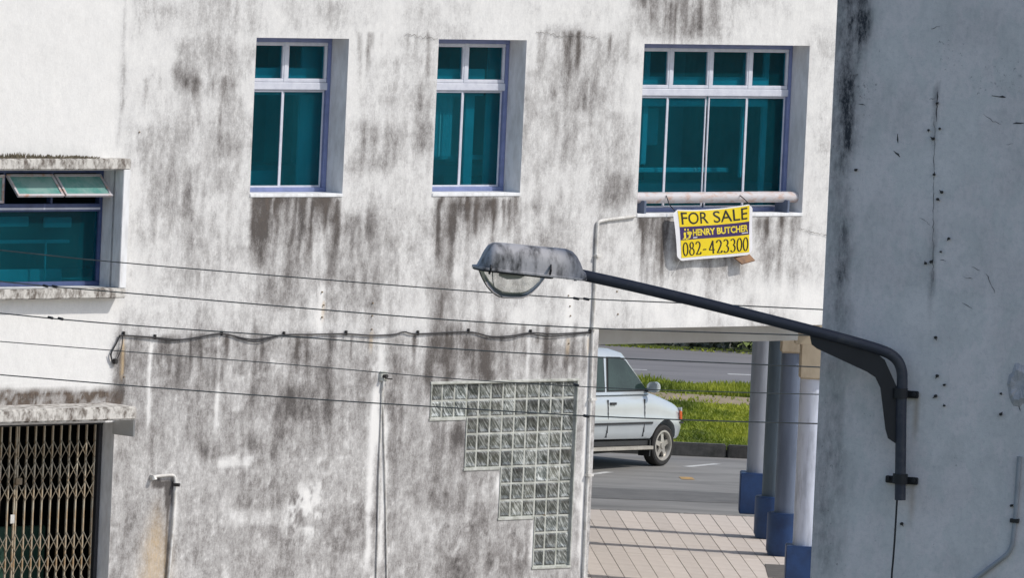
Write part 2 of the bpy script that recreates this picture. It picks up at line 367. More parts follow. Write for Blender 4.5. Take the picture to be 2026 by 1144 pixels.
def stain_map(X, Y, U):
    """dirt, brown algae and rust on the render; X, Y in photo pixels on this wall, U = metres along it"""
    u = U * 119.0
    wv = (fbm(u / 40, Y / 40, 14) - .5) * 9; s1 = vn((u + wv) / 7.5, Y / 60, 1); s2 = vn((u + wv) / 17, Y / 110, 2); s3 = vn(u / 45, Y / 260, 3)
    st = np.clip((0.42 * s1 + 0.33 * s2 + 0.25 * s3 - 0.5) * 2.3 + 0.5, 0, 1)
    p1 = fbm(u / 130, Y / 130, 4); p2 = fbm(u / 34, Y / 44, 5); p3 = fbm(u / 12, Y / 14, 6)
    D = np.zeros_like(X); B = np.zeros_like(X); O = np.zeros_like(X)
    def bx(x0, x1, y0, y1, sx=14, sy=18):
        xx = X + 0.045 * (Y - y0) + (p2 - 0.5) * sx * 1.6; yy = Y + (p2 - 0.5) * sy
        return sstep(x0 - sx, x0 + sx, xx) * (1 - sstep(x1 - sx, x1 + sx, xx)) * sstep(y0 - sy, y0 + sy, yy) * (1 - sstep(y1 - sy, y1 + sy, yy))
    right = sstep(232, 262, X + 0.045 * (Y - 200))
    low = sstep(630, 690, Y)
    # all-over grime
    D += 0.05 + 0.02 * p3
    D += right * (0.065 + 0.20 * sstep(0.42, 0.74, p1) * (0.4 + 0.9 * st) + 0.10 * sstep(0.46, 0.72, p2))
    D += right * low * (0.235 + 0.05 * st)
    # patches  (x0,x1,y0,y1,amp)
    for x0, x1, y0, y1, a in ((380, 520, 0, 60, .08), (575, 690, -5, 62, .25), (345, 465, 70, 175, .20), (350, 385, 75, 175, .35), (355, 470, 158, 182, .40),
                              (285, 480, 180, 560, .16), (300, 400, 330, 600, .22), (715, 800, 110, 330, .22), (700, 860, 240, 560, .24), (825, 865, 130, 300, .42),
                              (1045, 1240, 70, 420, .22), (1090, 1180, 130, 330, .25), (1165, 1260, 230, 400, .30), (1270, 1420, -10, 74, .42), (1060, 1180, 55, 75, .40),
                              (1480, 1640, 500, 560, .14), (520, 760, 420, 640, .20), (640, 880, 420, 640, .16), (1000, 1130, 400, 500, .22),
                              (240, 310, 690, 960, .16), (300, 480, 660, 900, .17), (480, 760, 660, 1150, .10), (600, 770, 660, 760, .12), (850, 930, 830, 1010, .34),
                              (770, 850, 700, 1150, .16), (930, 990, 930, 1150, .28), (860, 1060, 1000, 1160, .16), (390, 460, 880, 910, .45), (1000, 1060, 1030, 1150, .2),
                              (850, 1140, 660, 752, .16), (240, 420, 960, 1150, .14), (1155, 1185, 960, 1150, .15)):
        D += bx(x0, x1, y0, y1) * a * .62 * (0.5 + 0.8 * st)
    # runs below the sills, dark at the top and thinning downwards
    for x0, x1, y0, L, a in ((496, 678, 388, 70, .85), (500, 640, 388, 150, .40), (856, 1032, 388, 90, .70), (862, 960, 400, 190, .42), (1258, 1590, 428, 70, .75), (1258, 1480, 428, 120, .30)):
        xx = X + 0.045 * (Y - y0) + (p2 - .5) * 10
        w = sstep(x0 - 5, x0 + 7, xx) * (1 - sstep(x1 - 7, x1 + 5, xx)) * sstep(y0 - 4, y0 + 3, Y)
        LL = L * (0.35 + 1.5 * s2)
        D += w * .60 * a * np.exp(-np.maximum(Y - y0, 0) / LL) * (0.4 + 0.9 * st)
        B += w * 0.34 * a * np.exp(-np.maximum(Y - y0, 0) / (LL * 0.45)) * sstep(.4, .85, st)
    rd = random.Random(21); drips = []
    for x0, x1, y0, n in ((498, 674, 388, 22), (858, 1028, 388, 20), (1262, 1585, 428, 24), (250, 1160, 662, 46), (860, 1140, 640, 14), (1275, 1400, -20, 10), (700, 860, 60, 8), (1050, 1250, 60, 12), (270, 480, 150, 10)):
        for _ in range(n):
            drips.append((rd.uniform(x0, x1), y0 + rd.uniform(-2, 8), rd.uniform(25, 190) * rd.uniform(.5, 1), rd.uniform(2.2, 5.0), rd.uniform(.16, .50) * (.75 if y0 > 600 or y0 < 200 else 1)))
    for x0, y0, L, wd, a in drips:
        m_ = (np.abs(X - x0) < 40) & (Y > y0 - 10) & (Y < y0 + L + 20)
        xx = X[m_] + .045 * (Y[m_] - y0) + (p2[m_] - .5) * 7 - x0; yy = Y[m_]
        e = a * np.exp(-(xx / wd) ** 2) * sstep(y0 - 3, y0 + 3, yy) * (1 - sstep(y0 + L * .35, y0 + L, yy))
        D[m_] += e; B[m_] += e * .32
    # the heavy run above the glass blocks
    w = bx(850, 930, 560, 760, 14, 25); D += w * .24 * (0.4 + st); B += w * .14 * st
    w = bx(930, 1010, 620, 755, 14, 25); D += w * .20 * (0.3 + st); B += w * .10 * st
    # drip line at the joint with the smoother render
    for x0, y0, y1, wd, a in ((247, -20, 305, 5, .55), (244, 120, 260, 9, .45), (243, 690, 800, 6, .4), (430, 690, 880, 6, .45), (302, 880, 960, 5, .4), (655, 660, 860, 8, .4), (598, 390, 520, 9, .4),
                              (900, 400, 560, 7, .5), (870, 420, 540, 8, .35), (1080, 700, 760, 4, .5), (728, 640, 900, 6, .3), (505, 640, 820, 7, .3)):
        xx = X + 0.045 * (Y - y0) + (p2 - .5) * 6
        D += .7 * a * np.exp(-((xx - x0) / wd) ** 2) * sstep(y0 - 20, y0 + 20, Y) * (1 - sstep(y1 - 50, y1 + 10, Y)) * (0.4 + st)
    # clean white runs of lime
    for x0, y0, y1, wd, a in ((300, 660, 880, 4, .5), (434, 660, 880, 5, .6), (637, 560, 690, 6, .5), (757, 650, 900, 9, .55), (742, 760, 1150, 7, .55), (1045, 660, 760, 4, .4), (766, 800, 1150, 5, .45),
                              (345, 960, 1080, 7, .6), (1128, 560, 700, 8, .4), (1170, 640, 1150, 5, .6), (905, 840, 1010, 12, .0), (988, 940, 1010, 5, .5), (1055, 1040, 1150, 5, .4)):
        xx = X + 0.045 * (Y - y0) + (p2 - .5) * 6
        D -= a * np.exp(-((xx - x0) / wd) ** 2) * sstep(y0 - 10, y0 + 20, Y) * (1 - sstep(y1 - 60, y1 + 10, Y))
    # lime speckle and flaked places on the grey lower wall
    D -= right * low * 0.26 * sstep(.52, .78, p3) * sstep(.38, .65, p2); D += right * low * .12 * sstep(.45, .7, fbm(u / 70, Y / 90, 12))
    D -= 0.35 * bx(430, 500, 905, 925, 8, 6) + 0.35 * bx(560, 640, 960, 1060, 20, 20) * sstep(.5, .6, p3) + 0.3 * bx(450, 560, 1010, 1040, 20, 8)
    D -= 0.10 * bx(1190, 1640, 560, 660, 30, 30)
    # algae above the door canopy
    w = bx(-400, 243, 772, 812, 6, 9); B += w * (0.55 + 0.7 * sstep(.35, .6, p3)) * 0.9; D += 0.25 * w
    w = bx(225, 245, 690, 800, 8, 10); D += .3 * w
    # rust below the old tap pipe, dark band and line beside it
    xx = X + 0.045 * (Y - 1000)
    O += np.exp(-((xx - 311) / (9 + 0.11 * np.maximum(Y - 960, 0))) ** 2) * sstep(965, 1090, Y) * 0.62 * (.45 + .9 * p2)
    O += 0.7 * np.exp(-((X + 0.045 * (Y - 700) - 243) / 3) ** 2) * sstep(665, 680, Y) * (1 - sstep(735, 760, Y))
    for x0, yy0 in ((735, 660), (640, 600), (1165, 668), (1124, 670)):
        O += 0.6 * np.exp(-((X + 0.045 * (Y - yy0) - x0) / 2.6) ** 2) * sstep(yy0 - 4, yy0 + 2, Y) * (1 - sstep(yy0 + 15, yy0 + 45, Y))
    w = bx(303, 345, 950, 965, 4, 4) + bx(328, 343, 955, 1000, 4, 10); D += 0.9 * w
    xx = X + 0.045 * (Y - 950); D += .8 * np.exp(-((xx - 335) / 3) ** 2) * sstep(945, 960, Y)
    D = np.where(right < .5, np.minimum(D, 0.10 + 0.9 * B + 0.5 * (Y > 690) * D + 0.5 * np.exp(-((X + .045 * (Y - 200) - 247) / 9) ** 2)), D)
    return np.clip(D, 0, 1), np.clip(B, 0, 1), np.clip(O, 0, 1)
sd, sb, so = stain_map(PX, PY, P[:, 0])

def grid_mesh(name, P, faces, mat, cols):
    me = bpy.data.meshes.new(name)
    me.from_pydata(P.tolist(), [], faces.tolist())
    a = me.color_attributes.new('stain', 'FLOAT_COLOR', 'POINT')
    buf = np.ones((len(P), 4), np.float32)
    for k, c in enumerate(cols): buf[:, k] = c
    a.data.foreach_set('color', buf.ravel())
    me.materials.append(mat); me.shade_smooth(); me.update()
    return me
wall = link('wall', grid_mesh('wall', P, faces, M['wall'], (sd, sb, so)), bld)

# reveals of the openings
def reveal(r, depth, name='reveal', mat=M['reveal'], proud=0.0):
    x0, x1, z0, z1 = r; b = MB()
    A = [Vector((x0, -proud, z0)), Vector((x1, -proud, z0)), Vector((x1, -proud, z1)), Vector((x0, -proud, z1))]
    Bk = [v + Vector((0, depth + proud, 0)) for v in A]
    b.add(A + Bk, [(0, 1, 5, 4), (1, 2, 6, 5), (2, 3, 7, 6), (3, 0, 4, 7)])
    return b.build(name, mat, bld)
for r in (W1, W2, W3): reveal(r, 0.34)
reveal(DOOR, 0.24, 'door_reveal')

# beam over the passage, ceiling, inner beam, hidden sides that close the volume
T = 0.25
MB().box(X_CORNER + 0.002, X_R, 0.03, T, Z_BEAM + 0.004, Z_BEAM + 0.55).build('passage_beam', M['soffit'], bld)
MB().box(X_CORNER - T, X_CORNER - 0.003, 0.01, 6.0, 0, 3.95).build('side_wall', M['reveal'], bld)
zi = WL(1195, 682, -1.1).z
ib = MB()
ib.box(X_CORNER + 0.01, X_R + 0.5, 1.1, 1.4, zi, Z_BEAM + 0.3).build('inner_beam', M['soffit'], bld, bevel=0.01)
wc = [WL.M @ Vector((X_L, 0.05, 0)), WL.M @ Vector((X_R - 0.02, 0.05, 0)), Vector((3.95, 128.6, 0)), Vector((-9, 128.6, 0)), WL.M @ Vector((X_L, 9, 0))]
MB().prism([Vector((p.x, p.y, Z_BEAM + 0.30)) for p in wc], (0, 0, 0.22)).build('floor_slab', M['soffit'], bld, world=True)
MB().prism([Vector((p.x, p.y, Z_TOP - 0.2)) for p in wc], (0, 0, 0.2)).build('roof', M['soffit'], bld, world=True)
b = MB()
for a, c in ((1, 2), (2, 3), (3, 4), (4, 0)):
    p, q = wc[a], wc[c]; d = (q - p).normalized(); nn = Vector((-d.y, d.x, 0)) * 0.2
    b.prism([Vector((p.x, p.y, Z_BEAM - 0.02)), Vector((q.x, q.y, Z_BEAM - 0.02)), Vector((q.x, q.y, 0)) + nn + Vector((0, 0, Z_BEAM - 0.02)), Vector((p.x, p.y, 0)) + nn + Vector((0, 0, Z_BEAM - 0.02))], (0, 0, Z_TOP - Z_BEAM))
b.build('outer_wall', M['reveal'], bld, world=True)
b = MB()
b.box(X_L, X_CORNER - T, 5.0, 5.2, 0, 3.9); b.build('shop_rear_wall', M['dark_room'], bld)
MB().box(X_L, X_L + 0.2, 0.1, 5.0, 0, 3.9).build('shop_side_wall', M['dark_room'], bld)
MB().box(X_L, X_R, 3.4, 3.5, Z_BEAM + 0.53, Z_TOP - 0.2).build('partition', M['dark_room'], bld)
for x in (W1[1] + 0.9, W2[1] + 1.0, W2[0] - .1, W3[0] + 0.5, W3[1] - 0.1, LW_[1] - 1.4):
    MB().box(x - 0.16, x + 0.16, 2.2, 2.52, Z_BEAM + 0.53, Z_TOP - 0.2).build('interior_pillar', M['furnish'], bld)

def inside(x0, x1, y0, y1, z0, z1, name='cabinet'):
    MB().box(x0, x1, y0, y1, z0, z1).build(name, M['furnish'], bld, bevel=.01)
def tf_z(r, f): return r[3] - (r[3] - r[2]) * f
for r in (W1, W2, W3):
    inside(r[0] + .05, r[1] - .30, .375, .40, tf_z(r, .375), tf_z(r, .20), 'curtain_box')
    inside(r[0] - .2, r[1] + .8, 1.3, 1.9, tf_z(r, .93), tf_z(r, .86), 'desk')
inside(W1[1] - .28, W1[1] + .1, .50, .53, W1[2], W1[3], 'curtain')
inside(W1[0] - .1, W1[1] - .1, .9, .95, tf_z(W1, 1.0), tf_z(W1, .88), 'desk_panel')
inside(W2[0] + .42, W2[0] + .78, .52, .55, tf_z(W2, .78), tf_z(W2, .35), 'curtain')
inside(W2[0] + .92, W2[0] + 1.08, .46, .50, W2[2], tf_z(W2, .3), 'curtain')
inside(W2[0] + .35, W2[1] + .2, .62, .66, tf_z(W2, .80), tf_z(W2, .77), 'shelf')
inside(W2[1] - .14, W2[1] + .1, .50, .53, W2[2], W2[3], 'curtain')
inside(W3[0] + .48, W3[0] + .58, .46, .50, tf_z(W3, .72), W3[3], 'curtain')
inside(W3[0] + .15, W3[0] + .42, .60, .63, tf_z(W3, .50), tf_z(W3, .47), 'shelf')
inside(W3[0] + .9, W3[0] + 1.2, .9, .95, tf_z(W3, .62), tf_z(W3, .40), 'picture_board')
inside(W3[0] + .2, W3[1] - .5, .8, .84, tf_z(W3, .78), tf_z(W3, .75), 'shelf')
inside(W3[1] - .62, W3[1] - .52, .50, .54, tf_z(W3, .80), tf_z(W3, .1), 'curtain')
inside(W3[1] - .25, W3[1] - .15, .52, .56, W3[2], W3[3], 'curtain')
lx_ = lambda px: WL(px, 480, -.45).x
lz_ = lambda py: WL(100, py, -.45).z
inside(lx_(-40), lx_(55), .44, .47, lz_(448), lz_(428), 'curtain_box')
inside(lx_(85), lx_(140), .44, .47, lz_(450), lz_(430), 'curtain_box')
inside(lx_(-60), lx_(145), .50, .53, lz_(482), lz_(475), 'shelf')
inside(lx_(91), lx_(95), .46, .48, lz_(570), lz_(475), 'partition_post')
inside(lx_(-60), lx_(145), .62, .66, lz_(575), lz_(535), 'desk_panel')
# windows -----------------------------------------------------------
def bar(b, x0, x1, z0, z1, y0, y1): b.box(x0, x1, y0, y1, z0, z1)
def ring(x0, x1, z0, z1, w, y0, y1):
    b = MB()
    b.box(x0, x1, y0, y1, z0, z0 + w); b.box(x0, x1, y0, y1, z1 - w, z1)
    b.box(x0, x0 + w, y0 + .001, y1 - .001, z0 + w, z1 - w); b.box(x1 - w, x1, y0 + .001, y1 - .001, z0 + w, z1 - w)
    return b
def window(r, n, tf=0.315, rec=0.28, gap=None, bottom=0.0):
    x0, x1, z0, z1 = r; z0 += bottom
    w = 0.06; e = 0.004
    win = ring(x0 + e, x1 - e, z0 + e, z1 - e, w, rec, rec + 0.09).build('window', M['frame_shaded'], bld, bevel=0.004, seg=1)
    zt = z1 - (z1 - z0) * tf
    MB().box(x0 + w, x1 - w, rec - 0.012, rec + 0.08, zt - 0.045, zt + 0.045).build('transom', M['frame'], win, bevel=0.008, seg=1)
    step = (x1 - x0 - 2 * w) / n
    for k in range(n):
        a = x0 + w + k * step; c = a + step
        ring(a + .012, c - .012, zt + .047, z1 - w - .002, 0.042, rec - 0.004, rec + 0.05).build('sash', M['frame'], win, bevel=0.006, seg=1)
        MB().box(a + .05, c - .05, rec + 0.02, rec + 0.028, zt + .085, z1 - w - .04).build('pane', M['glass'], win)
        dy = 0.02 * (k % 2)
        ring(a + .006, c - .006, z0 + w + .002, zt - .047, 0.024, rec + 0.012 + dy, rec + 0.034 + dy).build('sliding_sash', M['frame'], win, bevel=0.003, seg=1)
        MB().box(a + .026, c - .026, rec + 0.022 + dy, rec + 0.028 + dy, z0 + w + .024, zt - .07).build('pane', M['glass'], win)
    for k in range(1, n):
        a = x0 + w + k * step
        MB().box(a - .03, a + .03, rec - .01, rec + .06, zt + .046, z1 - w).build('mullion', M['frame'], win, bevel=0.006, seg=1)
    return win
window(W1, 2); window(W2, 2)
w3 = window(W3, 4, tf=0.29)
for r in (W1, W2, W3):
    MB().box(r[0] - .004, r[1] + .006, -0.012, 0.27, r[2] - 0.03, r[2] + 0.012).build('sill', M['reveal'], bld, bevel=0.006)
# pipe rail and its brackets in the wide window
zp = WL(1410, 391, -0.10).z
rail = MB().tube([(W3[0] + .003, 0.13, zp), (W3[0] + .5, 0.13, zp), (W3[1] - .5, .13, zp + .004), (W3[1] - .003, 0.13, zp)], 0.068, 16).build('guard_rail', M['rust_pipe'], bld, smooth=True)
for x in (W3[0] + .16, W3[1] - .22):
    MB().box(x - .02, x + .02, 0.02, 0.24, W3[2] + 0.005, zp - .03).build('bracket', M['iron_blue'], rail, bevel=.004)

# boxed window with two top-hung sashes
ox0, ox1, oz0, oz1 = LW_
lip = 0.11; prd = 0.16
b = MB(); bx0, bx1, bz0, bz1 = ox0 - lip, WL(256, 430, prd).x, WL(120, 592, prd).z, WL(120, 314, prd).z
ix1 = WL(241, 450, prd).x; iz1 = WL(120, 336, prd).z; iz0 = WL(120, 572, prd).z
b.box(bx0, bx1, -prd, 0.02, iz1, bz1); b.build('window_hood', M['ledge'], bld, bevel=.012)
MB().box(bx0, bx1, -prd, 0.02, bz0, iz0).build('window_ledge', M['ledge'], bld, bevel=.012)
MB().box(ix1, bx1 - .003, -prd + .003, 0.02, iz0, iz1).build('window_cheek', M['reveal'], bld, bevel=.006)
b = MB(); rec = 0.18
b.add([(ix1, -.02, iz0), (ix1, rec + .1, iz0), (ix1, rec + .1, iz1), (ix1, -.02, iz1)], [(0, 1, 2, 3)])
b.add([(bx0, -.02, iz0 + .003), (ix1, -.02, iz0 + .003), (ix1, rec + .1, iz0 + .003), (bx0, rec + .1, iz0 + .003)], [(0, 1, 2, 3)])
b.add([(bx0, -.02, iz1 - .003), (ix1, -.02, iz1 - .003), (ix1, rec + .1, iz1 - .003), (bx0, rec + .1, iz1 - .003)], [(0, 1, 2, 3)])
b.build('reveal', M['reveal'], bld)
wx0, wx1, wz0, wz1 = ox0, ix1 - .004, iz0 + .006, iz1 - .006
win = ring(wx0, wx1, wz0, wz1, .05, rec, rec + .08).build('window', M['frame_blue'], bld, bevel=.004, seg=1)
ztr = WL(100, 410, -rec).z
MB().box(wx0 + .05, wx1 - .05, rec - .012, rec + .07, ztr - .05, ztr + .04).build('transom', M['frame_blue'], win, bevel=.006)
MB().box(wx0 + .05, wx1 - .05, rec - .016, rec - .011, ztr - .028, ztr - .004).build('trim', M['frame'], win)
xm = [WL(-188, 370, -rec).x, WL(-92, 370, -rec).x, WL(8, 370, -rec).x, WL(103, 370, -rec).x, wx1 - .05]
zh = WL(100, 345, -rec).z
for k in range(4):
    x0, x1 = xm[k] + .012, xm[k + 1] - .012
    MB().box(xm[k] - .014, xm[k] + .014, rec - .002, rec + .07, ztr + .041, wz1 - .05).build('mullion', M['frame_blue'], win)
    hgt = zh - ztr - .05
    th = math.radians(-44 if k >= 2 else -1)
    Mx = Matrix.Translation((0, rec - .01, zh)) @ Matrix.Rotation(th, 4, 'X')
    s_ = ring(x0, x1, -hgt, 0, .032, -.012, .018); s_.v = [tuple(Mx @ Vector(v)) for v in s_.v]
    hs = s_.build('hung_sash', M['frame_pale'], win, bevel=.003, seg=1)
    MB().box(x0 + .028, x1 - .028, 0, .006, -hgt + .028, -.028, Mx).build('pane', M['glass_skylit'], win)
for a, c in ((wx0 + .05, (xm[1] + xm[2]) / 2), ((xm[1] + xm[2]) / 2 + .03, wx1 - .05)):
    MB().box(a, c, rec + .03, rec + .036, wz0 + .05, ztr - .051).build('pane', M['glass'], win)
# algae and roots along the top of the hood
b = MB(); rr = random.Random(3)
for k in range(900):
    x = bx0 + rr.random() * (WL(205, 316, prd).x - bx0); f = 0.5 + .5 * math.sin(x * 5.1) * math.sin(x * 1.7 + 1)
    env = .35 + .65 * math.exp(-((x - WL(60, 310, prd).x) / .45) ** 2)
    h_ = (.015 + .075 * rr.random()) * env * (0.6 + .6 * f); y = -prd * rr.random() * .8; w_ = .008 + .012 * rr.random(); dx = rr.uniform(-.03, .03)
    b.add([(x - w_, y, bz1 - .004), (x + w_, y + rr.uniform(-.01, .01), bz1 - .004), (x + dx, y + rr.uniform(-.01, .01), bz1 + h_)], [(0, 1, 2)])
M['moss'] = simple('dry_algae', (0.07, 0.055, 0.035), 0.95, c2=(0.15, 0.13, 0.09), scale=8)
tag(b.build('moss', M['moss'], bld), kind='stuff')

# door: canopy, lintel, folding lattice gate ------------------------------
cp = 0.52
cx1 = WL(272, 825, cp).x; cz1 = WL(150, 808, cp).z; cz0 = WL(150, 835, cp).z
MB().box(DOOR[0] - .3, cx1, -cp, 0.02, cz0, cz1).build('canopy', M['ledge'], bld, bevel=.02)
lp = .36
MB().box(DOOR[1] - .02, WL(268, 850, lp).x, -lp, .02, WL(240, 866, lp).z, cz0 + .004).build('lintel_end', M['soffit'], bld, bevel=.01)  # grey colour chosen to carry the canopy's shade on this block
MB().box(DOOR[0], DOOR[1] - .021, -.02, .4, DOOR[3] - .01, cz0 + .004).build('lintel', M['reveal'], bld)
M['gate_bar'] = simple('rusty_gate_bar', (0.42, 0.39, 0.31), 0.6, c2=(0.29, 0.17, 0.07), scale=2.2, lo=.42, hi=.62, stretch=(6, 1, 1.2))
M['gate_strip'] = simple('gate_lattice', (0.25, 0.235, 0.19), 0.6, c2=(0.16, 0.11, 0.06), scale=3)
gy = .20
M['fin_dark'] = simple('dark_gate_track', (.03, .03, .035), .7)
gate = MB().box(DOOR[0] + .01, DOOR[1] - .01, gy - .02, gy + .05, DOOR[3] - .05, DOOR[3] - .012).build('folding_gate', M['fin_dark'], bld)
gx_last = WL(187, 880, -gy).x; gp = (WL(187, 880, -gy).x - WL(5.7, 870, -gy).x) / 10.83
gtop, gbot = DOOR[3] - .05, .03
bar_me = MB().box(-.0095, .0095, -.010, .010, gbot, gtop).mesh('gate_bar', M['gate_bar'])
sh = .20
strip_me = MB().box(-.0045, .0045, -.003, .003, -math.hypot(gp, sh) / 2, math.hypot(gp, sh) / 2).mesh('lattice_strip', M['gate_strip'])
ngb = int((gx_last - DOOR[0] - .02) / gp)
rows_z = [WL(100, y_, -gy).z for y_ in (890, 931, 971, 1072, 1115, 1158, 1200)]
for k in range(ngb + 1):
    x = gx_last - k * gp
    o = link('gate_bar', bar_me, gate); o.location = (x, gy, 0)
    if k == 9:
        o = link('gate_bar', bar_me, gate); o.location = (x - .034, gy - .004, 0)
    if k < ngb:
        for zc in rows_z:
            for sg in (-1, 1):
                o = link('lattice_strip', strip_me, gate); o.location = (x - gp / 2, gy - .016 - .004 * (sg > 0), zc); o.rotation_euler = (0, sg * math.atan2(gp, sh), 0)
MB().box(DOOR[1] - .06, DOOR[1] - .012, gy - .01, gy + .05, .03, gtop).build('gate_post', M['fin_dark'], gate)
p = WL(37, 955, -gy + .03); MB().box(p.x - .05, p.x + .05, gy - .04, gy - .014, p.z - .03, p.z + .05).build('lock', M['gate_strip'], gate, bevel=.006)
p = WL(25, 1028, -gy + .03); MB().box(p.x - .03, p.x + .03, gy - .03, gy - .02, p.z - .05, p.z + .05).build('tag_plate', M['pipe_white'], gate)
M['green_board'] = simple('dark_green_board', (0.01, 0.055, 0.035), 0.6, c2=(0.006, 0.03, 0.02), scale=3)
MB().box(DOOR[0] + .1, DOOR[1] - .1, 1.0, 1.05, 0.03, WL(100, 1040, -1.0).z).build('counter_board', M['green_board'], bld, bevel=.01)

# glass blocks -------------------------------------------------------------
b = MB()
for r in gb_rects: b.box(r[0], r[1], 0.028, 0.11, r[2], r[3] - (.001 if r is not gb_rects[0] else 0))
panel = b.build('glass_block_panel', M['mortar'], bld)
b = MB()
prev = None
for i, r in enumerate(gb_rects):
    x0, x1, z0, z1 = r
    b.box(x0 - .02, x0, -.012, .06, z0 - .0, z1)           # left jamb strip
    nx0 = gb_rects[i + 1][0] if i < 3 else x1
    b.box(x0 - .03, nx0 + (-.03 if i < 3 else .03), -.014, .06, z0 - .03, z0)
b.box(gb_rects[0][0] - .03, GX1 + .03, -.014, .06, GZ1, GZ1 + .03)
b.box(GX1, GX1 + .02, -.012, .06, gb_rects[3][2], GZ1)
b.build('panel_surround', M['mortar'], bld, bevel=.004, seg=1)
hx, hz = px_ / 2 - .008, pz_ / 2 - .008
b = MB(); ch = .018
def rr_(hx, hz, y): return [(-hx, y, -hz), (hx, y, -hz), (hx, y, hz), (-hx, y, hz)]
b.loft([rr_(hx, hz, .06), rr_(hx, hz, .030), rr_(hx - ch, hz - ch, .018), rr_(hx - .05, hz - .05, .026)])
block_me = b.mesh('glass_block', M['block'])
z = GZ1
for row, nco in enumerate(gb_rows):
    for c in range(nco):
        o = link('glass_block', block_me, panel)
        o.location = (GX1 - (c + .5) * px_, 0.0, GZ1 - (row + .5) * pz_)

# wall anchors left in the render
anchor_me = MB().tube([(0, .01, 0), (0, -.014, 0)], .010, 6).mesh('wall_anchor', M['rusty'])
for px, py in ((637, 578), (640, 604), (637, 628), (737, 600), (736, 625), (735, 652), (245, 746), (1124, 585), (1127, 606), (1128, 625), (1125, 680), (1220, 577), (1222, 622), (275, 261), (1077, 1020)):
    p = WL(px, py); o = link('wall_anchor', anchor_me, bld); o.location = (p.x, 0, p.z)

# columns of the passage -----------------------------------------------------
PZ = 0.12
col_specs = [((1496, 1016), True), ((1527, 1066), False), ((1552, 1100), False), ((1589, 1168), True)]
for (px, py), square in col_specs:
    p = G(px, py, PZ); n = 24
    s_ = MB().tube([(p.x, p.y, PZ), (p.x, p.y, Z_BEAM + .3)], .165, n)
    c_ = s_.build('column', {1496: M['col'], 1527: M['col_deep_shaded'], 1552: M['col_shaded'], 1589: M['col_pale']}[px], bld, smooth=True, world=True)
    if square: q = MB().box(p.x - .25, p.x + .25, p.y - .25, p.y + .25, PZ, PZ + .58)
    else: q = MB().tube([(p.x, p.y, PZ), (p.x, p.y, PZ + .05), (p.x, p.y, PZ + .051), (p.x, p.y, PZ + .58)], [.235, .235, .255, .255], 28)
    q.v = [tuple(MW[bld.name].inverted() @ Vector(v)) for v in q.v]
    q.build('plinth', M['plinth'], c_, smooth=not square, bevel=.012)
    q = MB().box(p.x - .185, p.x + .22, p.y - .2, p.y + .2, 2.86, Z_BEAM + .31)
    q.v = [tuple(MW[bld.name].inverted() @ Vector(v)) for v in q.v]
    q.build('capital', M['cream'], c_, bevel=.02)
q = MB().box(3.56, 3.86, 112.2, 128.5, 3.52, Z_BEAM + .305).build('edge_beam', M['cream'], bld, world=True, bevel=.01)

# ------------------------------------------------------------------ ground
def sheet(name, pts, z, mat, kind='structure', parent=None):
    b = MB(); b.add([(p.x, p.y, z) for p in pts], [tuple(range(len(pts)))])
    o = b.build(name, mat, parent)
    if parent is None: tag(o, kind=kind)
    return o
V = Vector
M['land'] = simple('open_ground', (0.12, 0.12, 0.10), 0.95, c2=(0.08, 0.10, 0.05), scale=.05)
sheet('ground', [V((-900, -300, 0)), V((900, -300, 0)), V((900, 1500, 0)), V((-900, 1500, 0))], -0.03, M['land'])
Yp = G(1310, 1013, PZ).y                       # far edge of the paving
Yk = G(1400, 905, 0).y                         # kerb of the green strip
sheet('parking_road', [V((-60, Yp + .01, 0)), V((60, Yp + .01, 0)), V((60, Yk + .02, 0)), V((-60, Yk + .02, 0))], 0.0, M['asphalt'])
# paving of separate slabs
pav = MB().box(-9, 14, 60, Yp - .16, -.02, PZ - .006).build('pavement', M['slab_bed']); tag(pav, kind='structure')
sw, sl = .222, 3.25
slab_me = MB().box(-sw / 2 + .004, sw / 2 - .004, -sl / 2 + .004, sl / 2 - .004, -.03, 0).mesh('paving_slab', M['slab'], bevel=.002, seg=1)
sk = -.047
for j in range(6):
    for i in range(24):
        y = Yp - .16 - (j + .5) * sl; x = .15 + i * sw + sk * (y - Yp)
        o = link('paving_slab', slab_me, pav); o.location = (x, y, PZ + random.uniform(-.002, .002)); o.rotation_euler = (0, 0, -sk)
kb = empty('pavement_kerb', 'grey kerb of long stones along the beige paving', 'kerb', loc=(0, Yp - .08, 0))
ks = MB().box(-.46, .46, -.08, .08, -.02, PZ + .002).mesh('kerb_stone', M['pave_kerb'], bevel=.015)
for k in range(-8, 14):
    o = link('kerb_stone', ks, kb); o.location = (k * .935 + .2, 0, 0)
p = G(1537, 1131, PZ)
tag(MB().box(p.x - .14, p.x + .14, p.y - 1.0, p.y + .9, PZ - .02, PZ + .006).build('drain_cover', M['drain'], bevel=.003), 'small dark drain cover set in beige paving beside blue plinths', 'drain cover')

# kerb, grass strip, far road
kb = empty('median_kerb', 'dark weathered kerb edging the bright green grass strip', 'kerb', loc=(0, Yk, 0))
ks = MB().box(-.48, .48, 0, .18, -.02, .20).mesh('kerb_stone', M['kerb'], bevel=.02)
for k in range(-8, 14):
    o = link('kerb_stone', ks, kb); o.location = (k * .975, random.uniform(-.006, .006), random.uniform(-.006, .006))
Yd0 = G(1400, 795, .15).y; Yd1 = G(1400, 779, .15).y; Yg1 = G(1400, 764, .1).y
Yr1 = G(1350, 693, 0).y
SL = (G(1478, 776, .1).y - G(1295, 765, .1).y) / (G(1478, 776, .1).x - G(1295, 765, .1).x)
def lin(y, x): return y + SL * (x - 2.6)
sheet('grass_verge', [V((-40, Yk + .15, 0)), V((40, Yk + .15, 0)), V((40, lin(Yg1, 20), 0)), V((-40, lin(Yg1, -20), 0))], .11, M['soil'])
